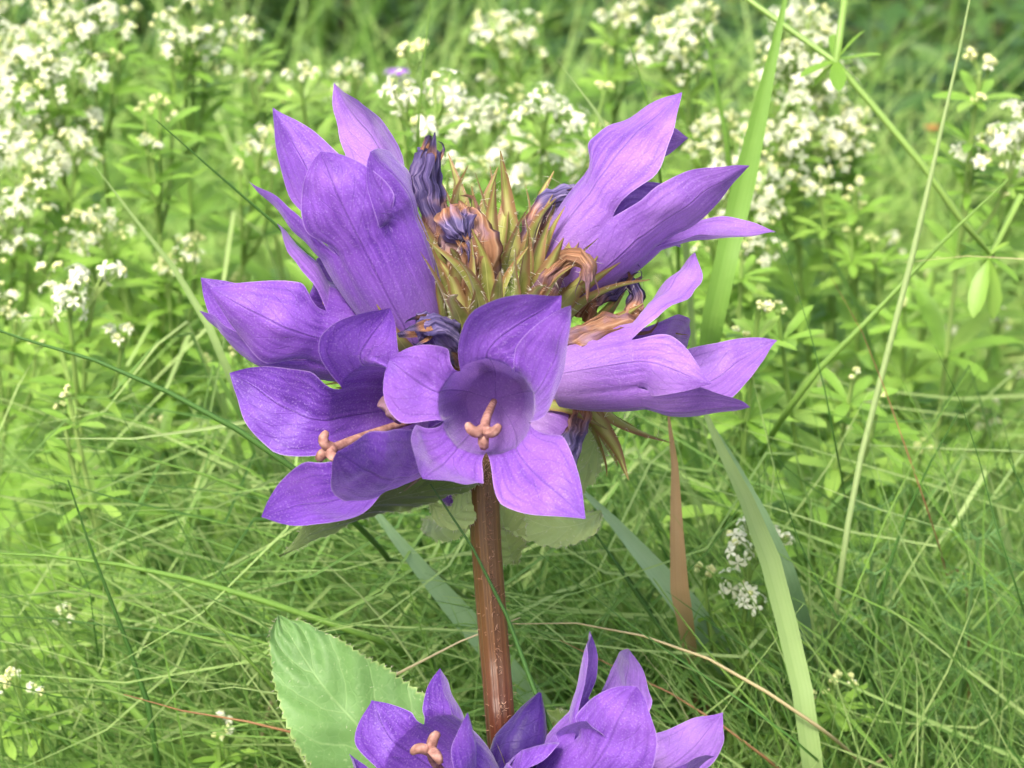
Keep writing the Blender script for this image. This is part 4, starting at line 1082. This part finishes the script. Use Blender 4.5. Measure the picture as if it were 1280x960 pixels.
withered([(690, 440, -4), (725, 424, -6), (760, 412, -6), (795, 405, -5)], [1.7, 1.5, 1.3, .9], 'dry', .5, seed=5)
withered([(765, 425, 2), (785, 400, 1), (796, 370, 1), (783, 342, 0)], [1.0, .9, .7, .4], seed=6)
withered([(580, 455, 0), (560, 430, -6), (540, 410, -10), (525, 410, -11)], [1.2, 1.8, 1.6, 1.2], seed=7)
withered([(735, 480, 4), (722, 520, 2), (712, 560, 1), (708, 580, 1)], [1.0, 1.1, 1.4, 1.0], seed=8)
withered([(505, 520, -14), (500, 500, -16), (505, 480, -16)], [.6, 1.7, .8], 'dry', .4, seed=9)
withered([(730, 395, 3), (745, 375, 2), (770, 360, 1), (782, 350, 0)], [1.0, .8, .7, .6], seed=10)
withered([(590, 600, 3), (560, 612, 2), (525, 622, 0), (490, 628, -1)], [.4, .3, .3, .25], 'dry', .5, seed=13)

# ------- spent calyxes in the middle of the head
def calyx(pos, axis_to, size, seed, op=.5):
    c = P(*pos); ax = nrm(P(*axis_to) - c); mb = MB(); r = 2.0 * size
    q = spline([c - ax * 5 * size, c - ax * 2 * size, c + ax * 1.5 * size], 10)
    tube(mb, q, r * np.array([.35, .6, .85, 1, 1.08, 1.1, 1.08, 1.0, .9, .75]), 20, ridge=lambda th, t: .09 * np.cos(5 * th))
    o = mb.build('calyx', M['ovary'], BELL, ROOT)
    rd = random.Random(seed); a = nrm(np.cross(ax, [.3, .5, .8])); b = np.cross(ax, a); hb = MB()
    for k in range(5):
        an = k * 1.2566 + seed * 1.3; oo = a * math.cos(an) + b * math.sin(an); l = 9.5 * size * rd.uniform(.8, 1.2); ow = op * rd.uniform(.4, 1.3); s0 = c + ax * 1.0 * size
        pts = spline([s0 + oo * r * .75 - ax * 1.5, s0 + oo * (r * .95) + ax * l * .3, s0 + oo * (r + ow * l * .25) + ax * l * .68, s0 + oo * (r + ow * l * .6) + ax * l + rng.normal(0, .5, 3)], 14)
        mb = MB(); s = np.linspace(0, 1, 14); wd = 2.5 * size * np.interp(s, [0, .2, .6, 1], [.8, 1, .58, .05])
        ribbon(mb, pts, wd, oo, -.55, cols=7); mb.build('sepal', M['sepal'], o, ROOT)
        sv = rows_nrm(np.cross(tangents(pts), oo))
        for j in range(26):
            i = rd.randint(0, 12); sg = rd.choice([-1, 1]); h0 = pts[i] + sv[i] * sg * wd[i] * .48; e = h0 + (sv[i] * sg + rng.normal(0, .5, 3)) * rd.uniform(.3, .7)
            hair(hb, h0, (h0 + e) / 2, e, .025)
    tag(hb.build('hair', M['hair'], o, ROOT), kind='stuff')
for k, (pos, to, s, op) in enumerate([
    ((575, 385, -3), (560, 300, -6), 1.0, .5), ((612, 372, -2), (612, 260, -3), 1.05, .4), ((640, 360, 1), (650, 250, 2), 1.05, .45),
    ((660, 385, -3), (700, 300, -6), 1.0, .5), ((690, 400, 0), (750, 330, 0), .95, .55), ((615, 405, -5), (605, 330, -10), .9, .5),
    ((720, 430, 3), (800, 380, 3), .9, .6), ((565, 330, 5), (540, 240, 6), .9, .5), ((600, 330, 7), (590, 230, 10), .95, .4),
    ((665, 335, 8), (690, 250, 12), .9, .5), ((540, 430, 2), (470, 390, 2), .85, .5), ((650, 405, -5), (672, 340, -9), .85, .5),
    ((730, 500, 5), (780, 560, 6), .85, .7), ((520, 500, 2), (480, 480, 0), .8, .5), ((585, 415, -5), (572, 350, -9), .85, .5)]):
    calyx(pos, to, s, k, op)
def receptacle():
    mb = MB(); q = spline([P(605, 590, 3), P(606, 540, 4), P(612, 480, 5), P(622, 420, 4), P(628, 385, 3)], 20)
    tube(mb, q, .85 * np.array([1.6] * 3 + [2.4, 3.6, 4.8, 5.6, 6.2, 6.5, 6.6, 6.5, 6.2, 5.8, 5.2, 4.6, 3.8, 3, 2.2, 1.4, .6]), 24, ridge=lambda th, t: .06 * np.sin(5 * th + 3 * t))
    mb.build('receptacle', M['ovary'], BELL, ROOT)
receptacle()

# ------- leaf and bracts
def leaf(pix, width, prof, hint, mat, name, fold=.2, serr=.03, teeth=34, rows=110, cols=15, hairs=0, seed=0, wav=.04, asym=0.0):
    q = spline([P(*p) for p in pix], rows); t = tangents(q); s = rows_nrm(np.cross(t, np.broadcast_to(nrm(hint), t.shape))); n = np.cross(s, t)
    u = np.linspace(0, 1, rows); w = width * np.interp(u, *prof)
    ser = 1 + serr * (2 * np.abs(((u * teeth) % 1) - .5) - .5) * 2
    ws = np.linspace(-1, 1, cols); V = []; UV = []
    for i in range(rows):
        wi = ws * w[i] / 2 * np.where(np.abs(ws) > .99, ser[i], 1) * (1 + asym * np.sign(ws))
        hgt = fold * np.abs(ws) ** 1.2 * w[i] / 2 + wav * width * np.sin(u[i] * 16 + seed + 2 * np.sign(ws)) * np.abs(ws) ** 2 + .025 * width * np.cos((u[i] * 6.5 + np.abs(ws) * 1.6) * 6.283) * (np.abs(ws) > .05)
        V.append(q[i] + np.outer(wi, s[i]) + np.outer(hgt, n[i])); UV.append(np.stack([(ws + 1) / 2, np.full(cols, u[i])], 1))
    mb = MB(); mb.add(np.vstack(V), grid_faces(rows, cols), np.vstack(UV)); o = mb.build(name, M[mat], BELL, ROOT)
    if hairs:
        hb = MB(); A = np.array(V)
        for k in range(hairs):
            i = random.randint(1, rows - 2); j = random.choice([0, cols - 1]) if random.random() < .6 else random.randint(0, cols - 1); c = A[i, j]
            out = nrm((s[i] * (1 if j > cols // 2 else -1)) * (1.0 if j in (0, cols - 1) else .2) - n[i] * .3 + rng.normal(0, .5, 3)); e = c + out * random.uniform(.2, .5)
            hair(hb, c, (c + e) / 2, e, .025)
        tag(hb.build('hair', M['hair'], o, ROOT), kind='stuff')
    return o
leaf([(349, 770, 6), (375, 815, 4), (412, 868, 3), (460, 920, 3), (520, 985, 3), (612, 1060, 1)], 15.5, ([0, .05, .15, .35, .6, .85, 1], [.02, .24, .47, .80, 1, .6, .15]), [.25, -1, .55], 'bleaf', 'leaf', .16, .05, 40, hairs=260)
leaf([(600, 594, 0), (540, 612, -3), (470, 628, -6), (405, 656, -8), (350, 696, -8)], 5.5, ([0, .15, .45, .75, 1], [.4, .85, 1, .7, .03]), [.1, -.2, 1], 'bract', 'bract', .2, .04, 24, hairs=200)
leaf([(630, 590, 8), (680, 600, 10), (722, 590, 12), (742, 560, 13), (745, 520, 14)], 5.0, ([0, .2, .5, .8, 1], [.4, .9, 1, .7, .05]), [-.5, -.8, .4], 'bract_pale', 'bract', .25, .1, 14, hairs=420, seed=3)
leaf([(612, 612, 2), (645, 640, 4), (685, 658, 6), (725, 655, 9), (752, 640, 12)], 5, ([0, .2, .5, .8, 1], [.4, .9, 1, .7, .05]), [0, -.7, .7], 'bract_pale', 'bract', .25, .06, 14, hairs=420, seed=5)
leaf([(604, 605, 3), (580, 640, 5), (556, 655, 8), (530, 648, 13)], 4.5, ([0, .2, .5, .8, 1], [.4, .9, 1, .7, .05]), [0, -.7, .7], 'bract_pale', 'bract', .25, .06, 14, hairs=260, seed=6)
leaf([(616, 620, 1), (628, 650, 2), (636, 685, 5), (644, 705, 9)], 4.5, ([0, .2, .5, .8, 1], [.5, 1, .9, .5, .05]), [.2, -.9, .3], 'bract_pale', 'bract', .3, .06, 12, hairs=260, seed=7)
leaf([(596, 615, 0), (575, 640, -2), (556, 645, -3), (535, 625, -3)], 3.5, ([0, .2, .5, .8, 1], [.5, 1, .9, .5, .05]), [.2, -.9, .3], 'bract_pale', 'bract', .3, .06, 10, hairs=120, seed=8)
leaf([(632, 985, 2), (668, 950, 6), (700, 925, 10), (740, 905, 16)], 9, ([0, .2, .5, .8, 1], [.5, 1, .9, .5, .05]), [.2, -.6, .6], 'bract', 'bract', .3, .06, 16, hairs=120, seed=9)
